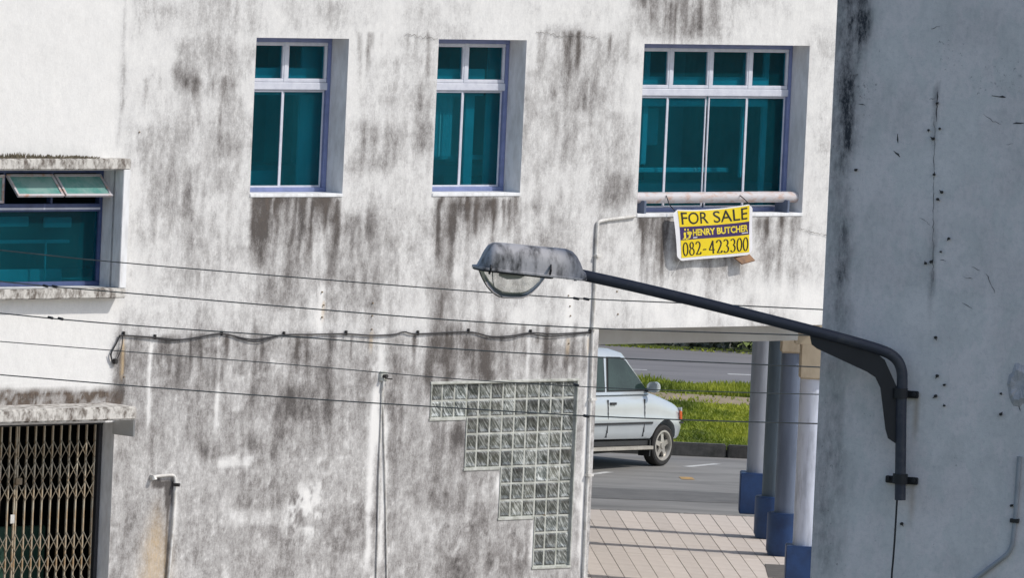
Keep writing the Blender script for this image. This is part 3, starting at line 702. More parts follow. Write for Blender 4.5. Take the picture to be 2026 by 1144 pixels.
sheet('dirt_path', [V((-15, lin(Yd0, -15), 0)), V((15, lin(Yd0, 15), 0)), V((15, lin(Yd1, 15), 0)), V((-15, lin(Yd1, -15), 0))], .135, M['dirt'])
sheet('far_road', [V((-40, lin(Yg1, -20) - .3, 0)), V((40, lin(Yg1, 20) - .3, 0)), V((60, lin(Yr1, 20), 0)), V((-60, lin(Yr1, -20), 0))], 0.0, M['asphalt_far'])
sheet('far_verge', [V((-60, lin(Yr1, -20), 0)), V((60, lin(Yr1, 20), 0)), V((60, Yr1 + 60, 0)), V((-60, Yr1 + 60, 0))], .01, M['soil'])
# road paint
def stripe(name, a, c, w, z, mat, lab, cat, grp=None):
    d = (c - a).normalized(); n_ = V((-d.y, d.x, 0)) * w / 2
    o = sheet(name, [a - n_, c - n_, c + n_, a + n_], z, mat); o['kind'] = 'structure'
    return o
stripe('road_marking', G(1356, 925), G(1420, 919), .14, .005, M['paint_line'], '', '')
stripe('road_marking', G(1150, 942), G(1207, 935), .14, .005, M['paint_line'], '', '')
stripe('road_marking', G(1346, 947), G(1372, 948), .45, .005, M['paint_orange'], '', '')
stripe('road_marking', G(1440, 741), G(1520, 744), .22, .005, M['paint_line'], '', '')
stripe('road_marking', G(1225, 731), G(1280, 733), .16, .005, M['paint_line'], '', '')
# patch repairs and tyre-darkened track
M['patch'] = simple('asphalt_patch', (0.15, 0.147, 0.14), 0.93, c2=(0.11, 0.108, 0.104), scale=2)
sheet('asphalt_patch', [G(1100, 962), G(1640, 985), G(1640, 1004), G(1100, 984)], .004, M['patch'])

# grass blades
def blades(name, regions, mats, parent=None):
    rr = random.Random(11); b = MB()
    for (x0, x1, fy0, fy1, n, h0, h1, z0) in regions:
        for k in range(n):
            x = rr.uniform(x0, x1); y = fy0(x) + (fy1(x) - fy0(x)) * rr.random()
            cl = .5 + .5 * math.sin(x * 3.1 + math.sin(y * 1.3) * 2) * math.sin(y * 1.9 + x)
            h = rr.uniform(h0, h1) * (.45 + .8 * cl); w = rr.uniform(.012, .03); a = rr.uniform(0, 6.28); dx, dy = math.cos(a) * w, math.sin(a) * w
            lx, ly = rr.uniform(-.06, .06), rr.uniform(-.06, .06)
            b.add([(x - dx, y - dy, z0), (x + dx, y + dy, z0), (x + lx, y + ly, z0 + h)], [(0, 1, 2)])
    o = b.build(name, mats); return tag(o, kind='stuff')
def grass_mat():
    t = NT('grass_blades'); t.rough(.7)
    n1 = t.noise(.9, t.coord((1, .5, 1)), 4); n2 = t.noise(14, t.coord(), 2)
    c = t.ramp(n1, [(.36, (0.07, 0.11, 0.012)), (.46, (0.21, 0.27, 0.02)), (.60, (0.40, 0.43, 0.04))])
    c = t.mix(t.ramp(n2, [(.5, 0.0), (.75, .5)]), c, (0.35, 0.34, 0.09))
    t.base(c)
    tr = t.node('ShaderNodeBsdfTranslucent'); t.lk(c, tr.inputs[0])
    mx = t.node('ShaderNodeMixShader'); mx.inputs[0].default_value = .35
    t.lk(t.b.outputs[0], mx.inputs[1]); t.lk(tr.outputs[0], mx.inputs[2]); t.lk(mx.outputs[0], t.out.inputs[0])
    return t.m
M['grass'] = grass_mat()
g = blades('grass', [(-3, 6.5, lambda x: Yk + .2, lambda x: lin(Yd0, x), 70000, .03, .10, .11),
                     (-3, 6.5, lambda x: lin(Yd1, x), lambda x: lin(Yg1, x), 20000, .05, .16, .11),
                     (-3, 6.5, lambda x: lin(Yd0, x), lambda x: lin(Yd1, x), 500, .04, .09, .13),
                     (-4, 8, lambda x: lin(Yr1, x), lambda x: lin(Yr1, x) + .25, 700, .02, .06, .0)], M['grass'])
tag(g, 'bright green grass growing on the verges beside the far road', 'grass')

# far hedge and rocks
M['hedge'] = simple('dark_hedge_leaf', (0.016, 0.024, 0.012), 0.8, c2=(0.035, 0.045, 0.02), scale=3)
b = MB(); rr = random.Random(5)
for k in range(15000):
    x = rr.uniform(-3, 8); y = lin(Yr1, x) + .12 + rr.random() ** .6 * 1.6; z_ = rr.random() * 1.2
    s_ = .03 + .05 * rr.random(); a = V((rr.uniform(-1, 1), rr.uniform(-1, 1), rr.uniform(-1, 1))) * s_; c = V((rr.uniform(-1, 1), rr.uniform(-1, 1), rr.uniform(-1, 1))) * s_
    p = V((x, y, z_)); b.add([p, p + a, p + a + c, p + c], [(0, 1, 2, 3)])
tag(b.build('hedge', M['hedge']), 'low dark hedge running along the far side of the road', 'hedge', kind='stuff')
def rock(px, py, s, lab, sd):
    p = G(px, py, 0); bm = bmesh.new(); bmesh.ops.create_icosphere(bm, subdivisions=3, radius=1)
    r_ = random.Random(sd); off = V((r_.random() * 9, r_.random() * 9, r_.random() * 9))
    from mathutils import noise as N
    for v in bm.verts:
        v.co *= 1 + .35 * N.noise(v.co * 1.3 + off) + .12 * N.noise(v.co * 4 + off)
        v.co = V((v.co.x * s[0], v.co.y * s[1], max(v.co.z, -.5) * s[2]))
    me = bpy.data.meshes.new('boulder'); bm.to_mesh(me); bm.free(); me.materials.append(M['rock'])
    o = link('boulder', me); o.location = (p.x, p.y + .35, s[2] * .4); tag(o, lab, 'boulder', 'boulders at the foot of the far hedge')
rock(1392, 688, (.30, .4, .45), 'tallest pale streaked boulder in the dark far hedge', 1)
rock(1432, 690, (.26, .4, .40), 'pale streaked boulder between the tallest boulder and the columns', 4)
rock(1340, 686, (.28, .4, .30), 'low grey boulder in the far hedge above the car bonnet', 8)

# ------------------------------------------------------------------ silver wagon
AC = math.radians(57)
M['paint'] = simple('silver_paint', (0.52, 0.56, 0.58), 0.25, c2=(0.49, 0.53, 0.55), scale=2, metal=0.2)
M['paint'].node_tree.nodes['Principled BSDF'].inputs['Coat Weight'].default_value = .5
M['carglass'] = simple('car_window_glass', (0.008, 0.018, 0.016), 0.04, c2=(0.025, 0.045, 0.04), scale=1.5)
M['tyre'] = simple('tyre_rubber', (0.022, 0.021, 0.02), 0.85)
M['rim'] = simple('alloy_rim', (0.52, 0.50, 0.46), 0.35, metal=0.5, c2=(0.42, 0.40, 0.36))
M['trim'] = simple('black_trim', (0.025, 0.026, 0.028), 0.55)
M['seam'] = simple('panel_gap', (.12, .125, .13), .6)
M['step'] = simple('side_step_metal', (0.50, 0.47, 0.42), 0.4, metal=.3)
M['amber'] = simple('amber_lens', (0.75, 0.10, 0.02), 0.2)
M['lens'] = simple('headlamp_lens', (0.6, 0.62, 0.62), 0.1)
M['redlens'] = simple('tail_lens', (0.45, 0.02, 0.02), 0.2)
contact = G(1311, 923)
Rz = Matrix.Rotation(AC, 4, 'Z')
c_org = contact - Rz @ V((1.33, -.80, 0))
car = empty('parked_car', 'silver estate car with five spoke alloy wheels parked beyond the passage', 'car', loc=(c_org.x, c_org.y, 0), rz=AC)
RAKE = Matrix.Translation((1.33, 0, .3)) @ Matrix.Rotation(math.radians(1.4), 4, 'Y') @ Matrix.Translation((-1.33, 0, -.3))
def lerp_tab(tab, x):
    for (a, va), (c, vc) in zip(tab[:-1], tab[1:]):
        if x <= c: t = (x - a) / (c - a); t = max(0, min(1, t)); return va + (vc - va) * t
    return tab[-1][1]
top = [(-2.35, .95), (-2.3, 1.08), (-2.0, 1.13), (.55, 1.12), (.95, 1.12), (1.3, 1.05), (1.66, .965), (1.92, .89), (2.02, .80), (2.06, .68)]
bot = [(-2.35, .55), (-2.2, .42), (-1.9, .40), (1.5, .38), (1.88, .36), (2.06, .45)]
wid = [(-2.35, .70), (-2.2, .79), (-1.6, .82), (1.2, .82), (1.66, .79), (1.90, .73), (2.01, .63), (2.06, .50)]
sts = [-2.35, -2.3, -2.2, -2.0, -1.7, -1.3, -.9, -.5, -.1, .3, .55, .75, .95, 1.15, 1.33, 1.5, 1.66, 1.80, 1.92, 2.0, 2.06]
rings = []
for x in sts:
    zt, zb, w = lerp_tab(top, x), lerp_tab(bot, x), lerp_tab(wid, x)
    hm = zb + (zt - zb) * .42
    half = [(0, zt + .035), (w * .55, zt + .028), (w * .86, zt + .005), (w * .955, zt - .045), (w * .995, zt - .16), (w * 1.0, hm + .10), (w * 1.022, hm + .045), (w * 1.022, hm - .03), (w * 1.0, hm - .08), (w * .985, zb + .08), (w * .94, zb), (0, zb)]
    rings.append([RAKE @ V((x, -y, z)) for y, z in half] + [RAKE @ V((x, y, z)) for y, z in half[-2:0:-1]])
bb = MB().loft(rings)
me = bb.mesh('body', M['paint'])
tmp = link('body_tmp', me)
sub = tmp.modifiers.new('s', 'SUBSURF'); sub.levels = 1; sub.render_levels = 1
cutters = []
AX_F, AX_R = 1.33, -1.35
for ax in (AX_F, AX_R):
    for sgn in (-1, 1):
        c_ = MB().tube([(ax, sgn * .55, .34), (ax, sgn * 1.0, .34)], .375, 40).mesh('cut', M['trim'])
        co = link('cut', c_); cutters.append(co)
        bo = tmp.modifiers.new('b', 'BOOLEAN'); bo.operation = 'DIFFERENCE'; bo.object = co; bo.solver = 'EXACT'
dg = bpy.context.evaluated_depsgraph_get()
bme = bpy.data.meshes.new_from_object(tmp.evaluated_get(dg)); bme.name = 'body'
for o in [tmp] + cutters: bpy.data.objects.remove(o)
bme.shade_smooth(); bme.set_sharp_from_angle(angle=math.radians(32))
body = link('body', bme, car)
# cabin
roofp = [(.98, 1.12, .74), (.86, 1.2, .735), (.34, 1.66, .645), (.22, 1.725, .62), (.0, 1.765, .60), (-.6, 1.785, .60), (-1.5, 1.77, .60), (-2.0, 1.72, .60), (-2.12, 1.64, .62), (-2.26, 1.12, .74)]
# side shell: greenhouse as loft of horizontal outlines
lv = []
for t in (0, .15, .35, .6, .82, .93, 1.0):
    z = 1.10 + t * .665
    xf = .98 - .66 * min(t, .93) / .93 if t <= .93 else .20 - 0.0
    if t == 1.0: xf = .02
    xr = -2.26 + .15 * t + (.12 if t > .95 else 0)
    w = .79 - .125 * t - (.05 if t > .95 else 0) - (.012 if t > .9 else 0)
    cr = .10
    o_ = []
    for (sx, sy) in ((1, -1), (1, 1), (-1, 1), (-1, -1)):
        X0 = xf if sx > 0 else xr
        pts = [(X0 - sx * .16, sy * w), (X0 - sx * .05, sy * (w - .05)), (X0, sy * (w - .16))]
        if sx * sy > 0: pts = pts[::-1]
        if (sx, sy) == (1, -1): pts = [(X0 - .16, -w), (X0 - .05, -(w - .05)), (X0, -(w - .16))]
        elif (sx, sy) == (1, 1): pts = [(X0, w - .16), (X0 - .05, w - .05), (X0 - .16, w)]
        elif (sx, sy) == (-1, 1): pts = [(X0 + .16, w), (X0 + .05, w - .05), (X0, w - .16)]
        else: pts = [(X0, -(w - .16)), (X0 + .05, -(w - .05)), (X0 + .16, -w)]
        o_ += pts
    lv.append([RAKE @ V((x, y, z + .02 * (t == 1.0))) for x, y in o_])
cabin = MB().loft(lv).build('cabin', M['paint'], car, smooth=True)
def side_pt(x, z, s, off=.006):        # point on the cabin side
    t = (z - 1.10) / .665; w = .79 - .125 * t
    return RAKE @ V((x, s * (w + off), z))
def side_pane(poly, s, name='side_window', mat=None, thick=.012, off=.004):
    n = (side_pt(0, 1.3, s, off + thick) - side_pt(0, 1.3, s, off))
    return MB().prism([side_pt(x, z, s, off) for x, z in poly], n).build(name, mat or M['carglass'], car)
for s in (-1, 1):
    f_ = side_pane([(.60, 1.17), (.76, 1.17), (.24, 1.60), (.10, 1.645), (-.23, 1.655), (-.31, 1.17)], s)
    side_pane([(.80, 1.15), (.66, 1.15), (-.34, 1.15), (-.26, 1.672), (.12, 1.664), (.26, 1.615)], s, 'window_trim', M['trim'], .006, .001)
    side_pane([(-.42, 1.17), (-.37, 1.655), (-1.15, 1.655), (-1.2, 1.17)], s)
    side_pane([(-.39, 1.15), (-.34, 1.672), (-1.17, 1.672), (-1.23, 1.15)], s, 'window_trim', M['trim'], .006, .001)
    side_pane([(-1.30, 1.17), (-1.27, 1.655), (-1.95, 1.63), (-2.08, 1.17)], s)
    yb = s * .835
    # moulding, seams, handle, step, arch lip
    def strip(x0, x1, z0, z1, name, mat, y0=.838, y1=.848):
        M0 = RAKE
        return MB().box(x0, x1, min(s * y0, s * y1), max(s * y0, s * y1), z0, z1, M0).build(name, mat, car)
    strip(-.92, .92, .655, .685, 'side_moulding', M['trim'], .82, .848)
    strip(-2.15, -1.75, .66, .69, 'side_moulding', M['trim'], .80, .832)
    strip(1.78, 1.91, .64, .665, 'bumper_strip', M['trim'], .70, .77)
    for x in (-.33, .70, -1.0):
        b_ = MB()
        for z0_, z1_, y1_ in ((.46, .53, .8225), (.53, .66, .836), (.735, .84, .836), (.84, .93, .830), (.93, 1.03, .824)):
            b_.box(x - .004, x + .004, min(s * .78, s * y1_), max(s * .78, s * y1_), z0_, z1_, RAKE)
        b_.build('door_seam', M['seam'], car)
    strip(-.27, -.12, .955, .99, 'door_handle', M['trim'], .81, .836)
    strip(-.95, .93, .27, .32, 'side_step', M['step'], .72, .87)
    strip(-.95, .93, .33, .40, 'sill', M['trim'], .70, .79)
    # mirror
    mp = RAKE @ V((.80, s * .80, 1.20))
    mm = MB().loft([[V((mp.x + dx, mp.y + s * yy, mp.z + dz)) for dx, dz in ((-.05 * k, -.06 * k), (.05 * k, -.05 * k), (.07 * k, .03 * k), (.03 * k, .09 * k), (-.04 * k, .09 * k))] for yy, k in ((-.02, .5), (.04, 1.0), (.14, 1.1), (.19, .8))])
    mm.build('mirror', M['paint'], car, smooth=True, bevel=.01)
    MB().tube([mp + V((0, -s * .08, -.05)), mp + V((0, s * .05, -.02))], .035, 8).build('mirror_foot', M['trim'], car)
    # lamps
    lx = [RAKE @ V(p_) for p_ in ((1.77, s * .770, .835), (1.89, s * .727, .82), (1.91, s * .725, .70), (1.79, s * .770, .70))]
    MB().prism([p_ for p_ in lx], V((.004, s * .016, 0))).build('indicator', M['amber'], car)
    hx_ = [RAKE @ V(p_) for p_ in ((1.92, s * .71, .88), (2.01, s * .52, .86), (2.04, s * .50, .70), (1.94, s * .71, .72))]
    MB().prism(hx_, V((.012, s * .006, 0))).build('headlight', M['lens'], car)
    tl = [RAKE @ V(p_) for p_ in ((-2.33, s * .72, 1.0), (-2.22, s * .80, 1.0), (-2.22, s * .80, .70), (-2.33, s * .72, .70))]
    MB().prism(tl, V((-.012, s * .01, 0))).build('tail_light', M['redlens'], car)
    # mud flap behind the front wheel
    MB().box(.90, .93, min(s * .62, s * .82), max(s * .62, s * .82), .17, .42).build('mud_flap', M['trim'], car)
ws = [RAKE @ V(p_) for p_ in ((.965, -.60, 1.15), (.965, .60, 1.15), (.40, .52, 1.64), (.40, -.52, 1.64))]
MB().prism(ws, V((.02, 0, .02))).build('windscreen', M['carglass'], car)
rw = [RAKE @ V(p_) for p_ in ((-2.27, -.56, 1.2), (-2.27, .56, 1.2), (-2.17, .48, 1.62), (-2.17, -.48, 1.62))]
MB().prism(rw, V((-.012, 0, .004))).build('rear_window', M['carglass'], car)
MB().box(-1.9, 1.7, -.6, .6, .24, .42).build('chassis', M['trim'], car)
# steering wheel hint seen through the glass is left to the glass; wheels:
def lathe(prof, n=36):                 # prof: (r, y) around the local Y axis
    return MB().loft([[V((r * math.cos(a), y, r * math.sin(a))) for r, y in prof] for a in [2 * math.pi * k / n for k in range(n + 1)]], closed=False, cap=False)
tyre_me = lathe([(.20, .085), (.235, .095), (.285, .10), (.308, .085), (.315, .05), (.315, -.05), (.308, -.085), (.285, -.10), (.235, -.095), (.20, -.085)], 40).mesh('tyre', M['tyre'], smooth=True)
hub_me = lathe([(0.0, -.055), (.05, -.055), (.17, -.02), (.19, .02), (.0, .03)], 24).mesh('wheel', M['trim'], smooth=True)
rb = lathe([(.232, -.098), (.205, -.10), (.19, -.075), (.185, .06), (.20, .07)], 40)
for k in range(5):
    a = 2 * math.pi * k / 5 + .3
    Ma = Matrix.Rotation(-a, 4, 'Y')
    rb.loft([[Ma @ V((x, y_, sg)) for y_, sg in ((-.062 - .02 * (1 - x / .2), -w_), (-.062 - .02 * (1 - x / .2), w_), (-.02, w_), (-.02, -w_))] for x, w_ in ((.0, .045), (.06, .045), (.13, .032), (.205, .045))])
rb.loft([[V((r * math.cos(a), y_, r * math.sin(a))) for a in [2 * math.pi * j / 16 for j in range(16)]] for r, y_ in ((.055, -.06), (.05, -.092), (.0001, -.094))])
rim_me = rb.mesh('rim', M['rim'], smooth=True)
for ax in (AX_F, AX_R):
    for s in (-1, 1):
        w_ = link('wheel', hub_me, car); w_.location = (ax, s * .70, .315)
        if s > 0: w_.rotation_euler = (0, 0, math.pi)
        link('tyre', tyre_me, w_); link('rim', rim_me, w_)

# ------------------------------------------------------------------ grey building
gb = empty('grey_building', 'shaded blue grey rendered building carrying the street lamp arm', 'building', GW)
gx0, gx1, gz1 = GW(1630, 572).x, 7.0, 16.0
xs = np.array(cuts(gx0, gx1, .03, [])); xs = xs[xs < 4.0].tolist() + [gx1]; zs = cuts(0, gz1, .06, [5.0, 12.0])
xs = np.array(xs); zs = np.array([z for z in zs if 4.9 < z < 12.1] ); zs = np.concatenate([[0.0], zs, [gz1]])
XX, ZZ = np.meshgrid(xs, zs, indexing='ij'); nzg = len(zs)
PG = np.stack([XX.ravel(), np.zeros(XX.size), ZZ.ravel()], 1)
PXg, PYg = project(PG @ np.array(GW.M.to_3x3()).T + np.array(GW.o))
ii, jj = np.meshgrid(np.arange(len(xs) - 1), np.arange(nzg - 1), indexing='ij'); ii = ii.ravel(); jj = jj.ravel()
fg = np.stack([ii * nzg + jj, (ii + 1) * nzg + jj, (ii + 1) * nzg + jj + 1, ii * nzg + jj + 1], 1)
def grey_map(X, Y):
    p1 = fbm(X / 150, Y / 150, 8); p2 = fbm(X / 40, Y / 60, 9); p3 = fbm(X / 10, Y / 11, 3); s1 = vn(X / 9, Y / 120, 7)
    D = .10 * sstep(.45, .7, p1) + .06 * p2; S = np.zeros_like(X); O = np.zeros_like(X)
    def run(x0, y0, y1, wd, a, lean=-.045):
        xx = X - (x0 + lean * (Y - y0)) + (p2 - .5) * wd
        return a * np.exp(-(xx / wd) ** 2) * sstep(y0 - 25, y0 + 15, Y) * (1 - sstep(y1 - 90, y1 + 10, Y)) * (.3 + .6 * s1 + .6 * p3)
    D += run(1712, -60, 150, 22, .6) + run(1690, -60, 340, 22, .38) + run(1678, 150, 350, 14, .45) + run(1668, 320, 620, 18, .3) + run(1672, 430, 640, 16, .28) + run(1665, 600, 1180, 26, .30)
    D += .30 * (1 - sstep(10, 85, X - (1655 - .044 * Y) + (p2 - .5) * 60)) * (.25 + 1.1 * p3) * (1 - .6 * sstep(250, 520, Y))
    S += .35 * (1 - sstep(20, 130, X - (1655 - .044 * Y)))
    D += run(1664, -60, 1180, 14, .14) + run(1720, 20, 110, 12, .3)
    D += run(1854, 180, 250, 4, .8, -.03) + run(1851, 230, 640, 3, .35, -.025) + run(1843, 450, 640, 5, .2, -.02)
    for x0, x1, y0, y1, a in ((1850, 1910, 70, 140, .9), (1830, 1860, 20, 60, .5), (1930, 2026, 110, 190, .8), (1740, 1830, 60, 140, .35), (1700, 1760, 720, 900, .4), (1870, 1930, 890, 930, .5), (1735, 1765, 330, 370, .5), (1900, 1935, 150, 180, .6), (1690, 1730, 150, 190, .8), (1715, 1730, 1040, 1080, .8)):
        w = sstep(x0 - 15, x0 + 10, X) * (1 - sstep(x1 - 10, x1 + 15, X)) * sstep(y0 - 15, y0 + 10, Y) * (1 - sstep(y1 - 10, y1 + 15, Y))
        S += .55 * a * w
    S += .10 + .12 * sstep(.5, .7, p1)
    for x0, y0, y1, a in ((1813, 785, 880, .7), (1803, 955, 1050, .8), (1829, 525, 545, .7)):
        O += a * np.exp(-((X - (x0 - .04 * (Y - y0))) / 3.5) ** 2) * sstep(y0 - 4, y0 + 4, Y) * (1 - sstep(y1 - 50, y1 + 10, Y))
    return np.clip(D, 0, 1), np.clip(S, 0, 1), np.clip(O, 0, 1)
def grey_material():
    t = NT('grey_rendered_wall'); t.rough(.9); t.b.inputs['Specular IOR Level'].default_value = .2
    at = t.node('ShaderNodeAttribute', attribute_name='stain'); sp = t.node('ShaderNodeSeparateColor'); t.lk(at.outputs['Color'], sp.inputs[0])
    n1 = t.noise(2.4, t.coord((1, 1, .7)), 8, .7); n2 = t.noise(38, t.coord((1, 1, .8)), 6, .8); n3 = t.noise(120, t.coord(), 3)
    n4 = t.noise(11, t.coord((2.2, 1, .8)), 7, .8)
    c = t.ramp(n1, [(.36, (0.68, 0.665, 0.655)), (.47, (0.80, 0.745, 0.74)), (.54, (0.71, 0.695, 0.685)), (.64, (0.79, 0.755, 0.745))])
    d = t.math('MULTIPLY', sp.outputs[0], t.math('MULTIPLY_ADD', t.math('SUBTRACT', n4, .5), 3.0, 1.0), clamp=True)
    gr_ = t.noise(26, t.coord(), 7, .85)
    c = t.mix(t.ramp(gr_, [(.36, .28), (.52, 0.0)]), c, (0.36, 0.36, 0.39))
    c = t.mix(d, c, (0.045, 0.05, 0.06))
    thr = t.math('MULTIPLY_ADD', sp.outputs[1], -.15, .665)
    spk = t.math('MULTIPLY', t.math('SUBTRACT', n2, thr), 14.0, clamp=True)
    spk = t.math('MULTIPLY', spk, .8)
    c = t.mix(spk, c, (0.05, 0.05, 0.055))
    c = t.mix(t.math('MULTIPLY', sp.outputs[2], .75), c, (0.27, 0.17, 0.075))
    t.base(c)
    t.bump(t.math('ADD', t.math('MULTIPLY', n3, .5), t.noise(5, t.coord(), 4)), .3, .008)
    return t.m
M['grey'] = grey_material()
M['grey_plain'] = simple('grey_plaster', (0.40, 0.41, 0.43), .9, c2=(.32, .33, .35), scale=2)
link('wall', grid_mesh('grey_wall', PG, fg, M['grey'], grey_map(PXg, PYg)), gb)
MB().box(gx0 + .002, gx1 - .002, .004, 9.0, 0, gz1 - .003).build('outer_wall', M['grey_plain'], gb)
an = MB().tube([(0, .01, 0), (0, -.018, 0)], .012, 6).add([(-.012, -.012, -.01), (.03, -.016, .0), (-.008, -.012, .012)], [(0, 1, 2)]).mesh('anchor_bolt', M['screw'])
for px, py in ((1855, 204), (1838, 257), (1860, 254), (1847, 274), (1849, 345), (1864, 380), (1856, 394), (1843, 518), (1832, 521), (1852, 668), (1855, 744), (1869, 762), (1852, 784), (1869, 803), (1981, 779), (1981, 820), (1785, 1037), (1694, 336), (1878, 472), (1862, 498), (2002, 1001)):
    p = GW(px, py); o = link('anchor_bolt', an, gb); o.location = (p.x, 0, p.z); o.rotation_euler = (0, random.uniform(0, 6), 0); s_ = random.uniform(.45, .85); o.scale = (s_, 1, s_)
M['bare'] = simple('bare_plaster', (.50, .49, .51), .95, c2=(.36, .36, .38), scale=14, bump=.8)
pl = GW(2017, 762); b = MB(); rr = random.Random(2); outer = []; inner = []
for k in range(26):
    a = 2 * math.pi * k / 26; r_ = .085 + .03 * rr.random(); outer.append((pl.x + r_ * 0.8 * math.cos(a), .0, pl.z + r_ * 1.25 * math.sin(a))); inner.append((pl.x + r_ * .55 * math.cos(a), -.012 - .01 * rr.random(), pl.z + r_ * .85 * math.sin(a)))
b.loft([outer, inner, [(pl.x + .02 * math.cos(2 * math.pi * k / 26), -.006, pl.z + .03 * math.sin(2 * math.pi * k / 26)) for k in range(26)]]).build('plaster_patch', M['bare'], gb)

def smooth_path(pts, n=8):
    out = []; P_ = [V(p) for p in pts]
    for i in range(len(P_) - 1):
        p0, p1, p2, p3 = P_[max(i - 1, 0)], P_[i], P_[i + 1], P_[min(i + 2, len(P_) - 1)]
        for k in range(n):
            t = k / n
            out.append(.5 * ((2 * p1) + (-p0 + p2) * t + (2 * p0 - 5 * p1 + 4 * p2 - p3) * t * t + (-p0 + 3 * p1 - 3 * p2 + p3) * t ** 3))
    return out + [P_[-1]]
# grey conduit on the grey wall
M['conduit'] = simple('grey_conduit', (.34, .36, .39), .6)
cpth = [GW(px, py, .014) for px, py in ((2017, 904), (2013, 960), (2009, 1020), (2005, 1060), (2002, 1080), (1994, 1096), (1980, 1108), (1955, 1127), (1930, 1146), (1895, 1175))]
cdt = MB().tube(smooth_path(cpth, 5), .014, 10).build('conduit_pipe', M['conduit'], None, smooth=True, frame=GW)
tag(cdt, 'thin grey conduit with a bent foot clipped to the grey wall', 'conduit')
p = GW(2008, 1031, .01); MB().box(p.x - .026, p.x + .026, -.032, .0, p.z - .012, p.z + .012).build('clip', M['screw'], cdt)

# ------------------------------------------------------------------ street lamp
pole_c = GW.M @ GW(1779, 900, .085)
A_L = math.atan2(.17, .985)
LF = Frame(pole_c, A_L)
lamp = empty('street_lamp', 'weathered grey street lamp with glass bowl on long wall mounted arm', 'street lamp', LF)
M['lampmetal'] = simple('weathered_lamp_housing', (.42, .41, .42), .65, c2=(.05, .05, .052), scale=6.5, stretch=(2.2, 1, .8), lo=.45, hi=.68, metal=.1, bump=.3)
M['pole'] = simple('blue_grey_pole', (.028, .033, .052), .5, c2=(.065, .068, .08), scale=9, lo=.5, hi=.75, bump=.15)
M['fin'] = simple('black_gusset', (.013, .014, .018), .6)
pr = .034
apts = [LF(px, py) for px, py in ((1781, 990), (1782, 900), (1783, 800), (1785, 760), (1784, 735), (1777, 716), (1764, 703), (1745, 694), (1700, 680), (1600, 653), (1400, 602), (1250, 566), (1160, 546), (1120, 537))]
MB().tube(smooth_path(apts, 5), pr, 16).build('arm', M['pole'], lamp, smooth=True)
gp_ = [LF(px, py) for px, py in ((1602, 662), (1606, 682), (1616, 690), (1715, 736), (1732, 747), (1742, 768), (1752, 850), (1757, 868), (1775, 880), (1778, 790), (1776, 770), (1750, 712), (1735, 700))]
MB().prism([p + V((0, -.006, 0)) for p in gp_], (0, .012, 0)).build('gusset', M['fin'], lamp)
def to_lamp(fr, v): return LF.Mi @ (fr.M @ v)
for (xa, xb, yc) in ((1768, 1818, 778), (1755, 1817, 948)):
    a = GW(xa, yc - 7); c = GW(xb, yc + 9); b = MB()
    q = GW(xb, yc, 0)
    b.box(a.x, c.x, -.032, .0, GW(xa, yc + 7).z, GW(xa, yc - 7).z)
    b.v = [tuple(to_lamp(GW, V(v))) for v in b.v]
    br_ = b.build('bracket', M['fin'], lamp, bevel=.004)
    zc = LF(1781, yc).z
    xc_ = LF(1781, yc).x
    MB().tube([(xc_, 0, zc - .03), (xc_, 0, zc + .03)], pr + .012, 20).build('collar', M['fin'], lamp, smooth=True)
    for xx in (a.x + .02, c.x - .02):
        b = MB().tube([V((xx, -.03, (a.z + c.z) / 2)), V((xx, -.05, (a.z + c.z) / 2))], .013, 6); b.v = [tuple(to_lamp(GW, V(v))) for v in b.v]
        b.build('bolt', M['fin'], br_)
cb = [LF(px, py) for px, py in ((1775, 985), (1773, 1020), (1770, 1070), (1767, 1110), (1764, 1150), (1763, 1250))]
MB().tube(smooth_path(cb, 4), .006, 6).build('cable', M['cable'], lamp)
# luminaire: loft of domed sections between rim line and crown line
Z7 = 5.065
def z7(x, y): return LF(900 + x / Z7, 450 + y / Z7)
crown = [(215, 383), (240, 365), (275, 300), (310, 230), (350, 172), (400, 150), (500, 155), (600, 165), (750, 180), (900, 195), (1040, 206), (1120, 216), (1175, 240), (1215, 285), (1245, 345), (1270, 425), (1290, 440)]
rings = []
for (x, y) in crown:
    Tp = z7(x, y); Bp = z7(x, 388 + (x - 180) * .112)
    f = (x - 215) / 1075
    hw = .145 * min(1, (max(f, 0.0) * 9 + .12) ** .5) * (1 - .30 * max(0, (f - .72) / .28))
    rg = []
    for k in range(15):
        a = math.pi * k / 14; cs, sn = math.cos(a), math.sin(a)
        yy = math.copysign(abs(cs) ** .75, cs) * hw; q = Bp.lerp(Tp, sn ** .6 if sn > 0 else 0); rg.append(V((q.x, yy, q.z)))
    rings.append(rg)
housing = MB().loft(rings).build('housing', M['lampmetal'], lamp, smooth=True)
def rimring(x0, x1, yoff0, yoff1, hw, name, mat):
    sec = []
    for k in range(41):
        t = k / 40; x = x0 + (x1 - x0) * t; w = hw * min(1, (t * 12 + .05) ** .5) * min(1, ((1 - t) * 12 + .05) ** .5)
        sec.append((x, w))
    rg = []
    for (x, w) in sec:
        a = z7(x, 388 + (x - 180) * .112 + yoff0); c = z7(x, 388 + (x - 180) * .112 + yoff1)
        rg.append([V((a.x, -w, a.z)), V((a.x, w, a.z)), V((c.x, w, c.z)), V((c.x, -w, c.z))])
    return MB().loft(rg).build(name, mat, housing, bevel=.002, seg=1)
rimring(180, 1312, -10, 14, .162, 'rim', M['lampmetal'])
rimring(186, 978, 14.5, 30, .155, 'gasket', M['fin'])
bowl_pts = [(245, 425), (270, 500), (320, 590), (380, 655), (450, 697), (540, 708), (640, 710), (700, 700), (755, 670), (820, 605), (865, 545), (898, 488)]
rings = []
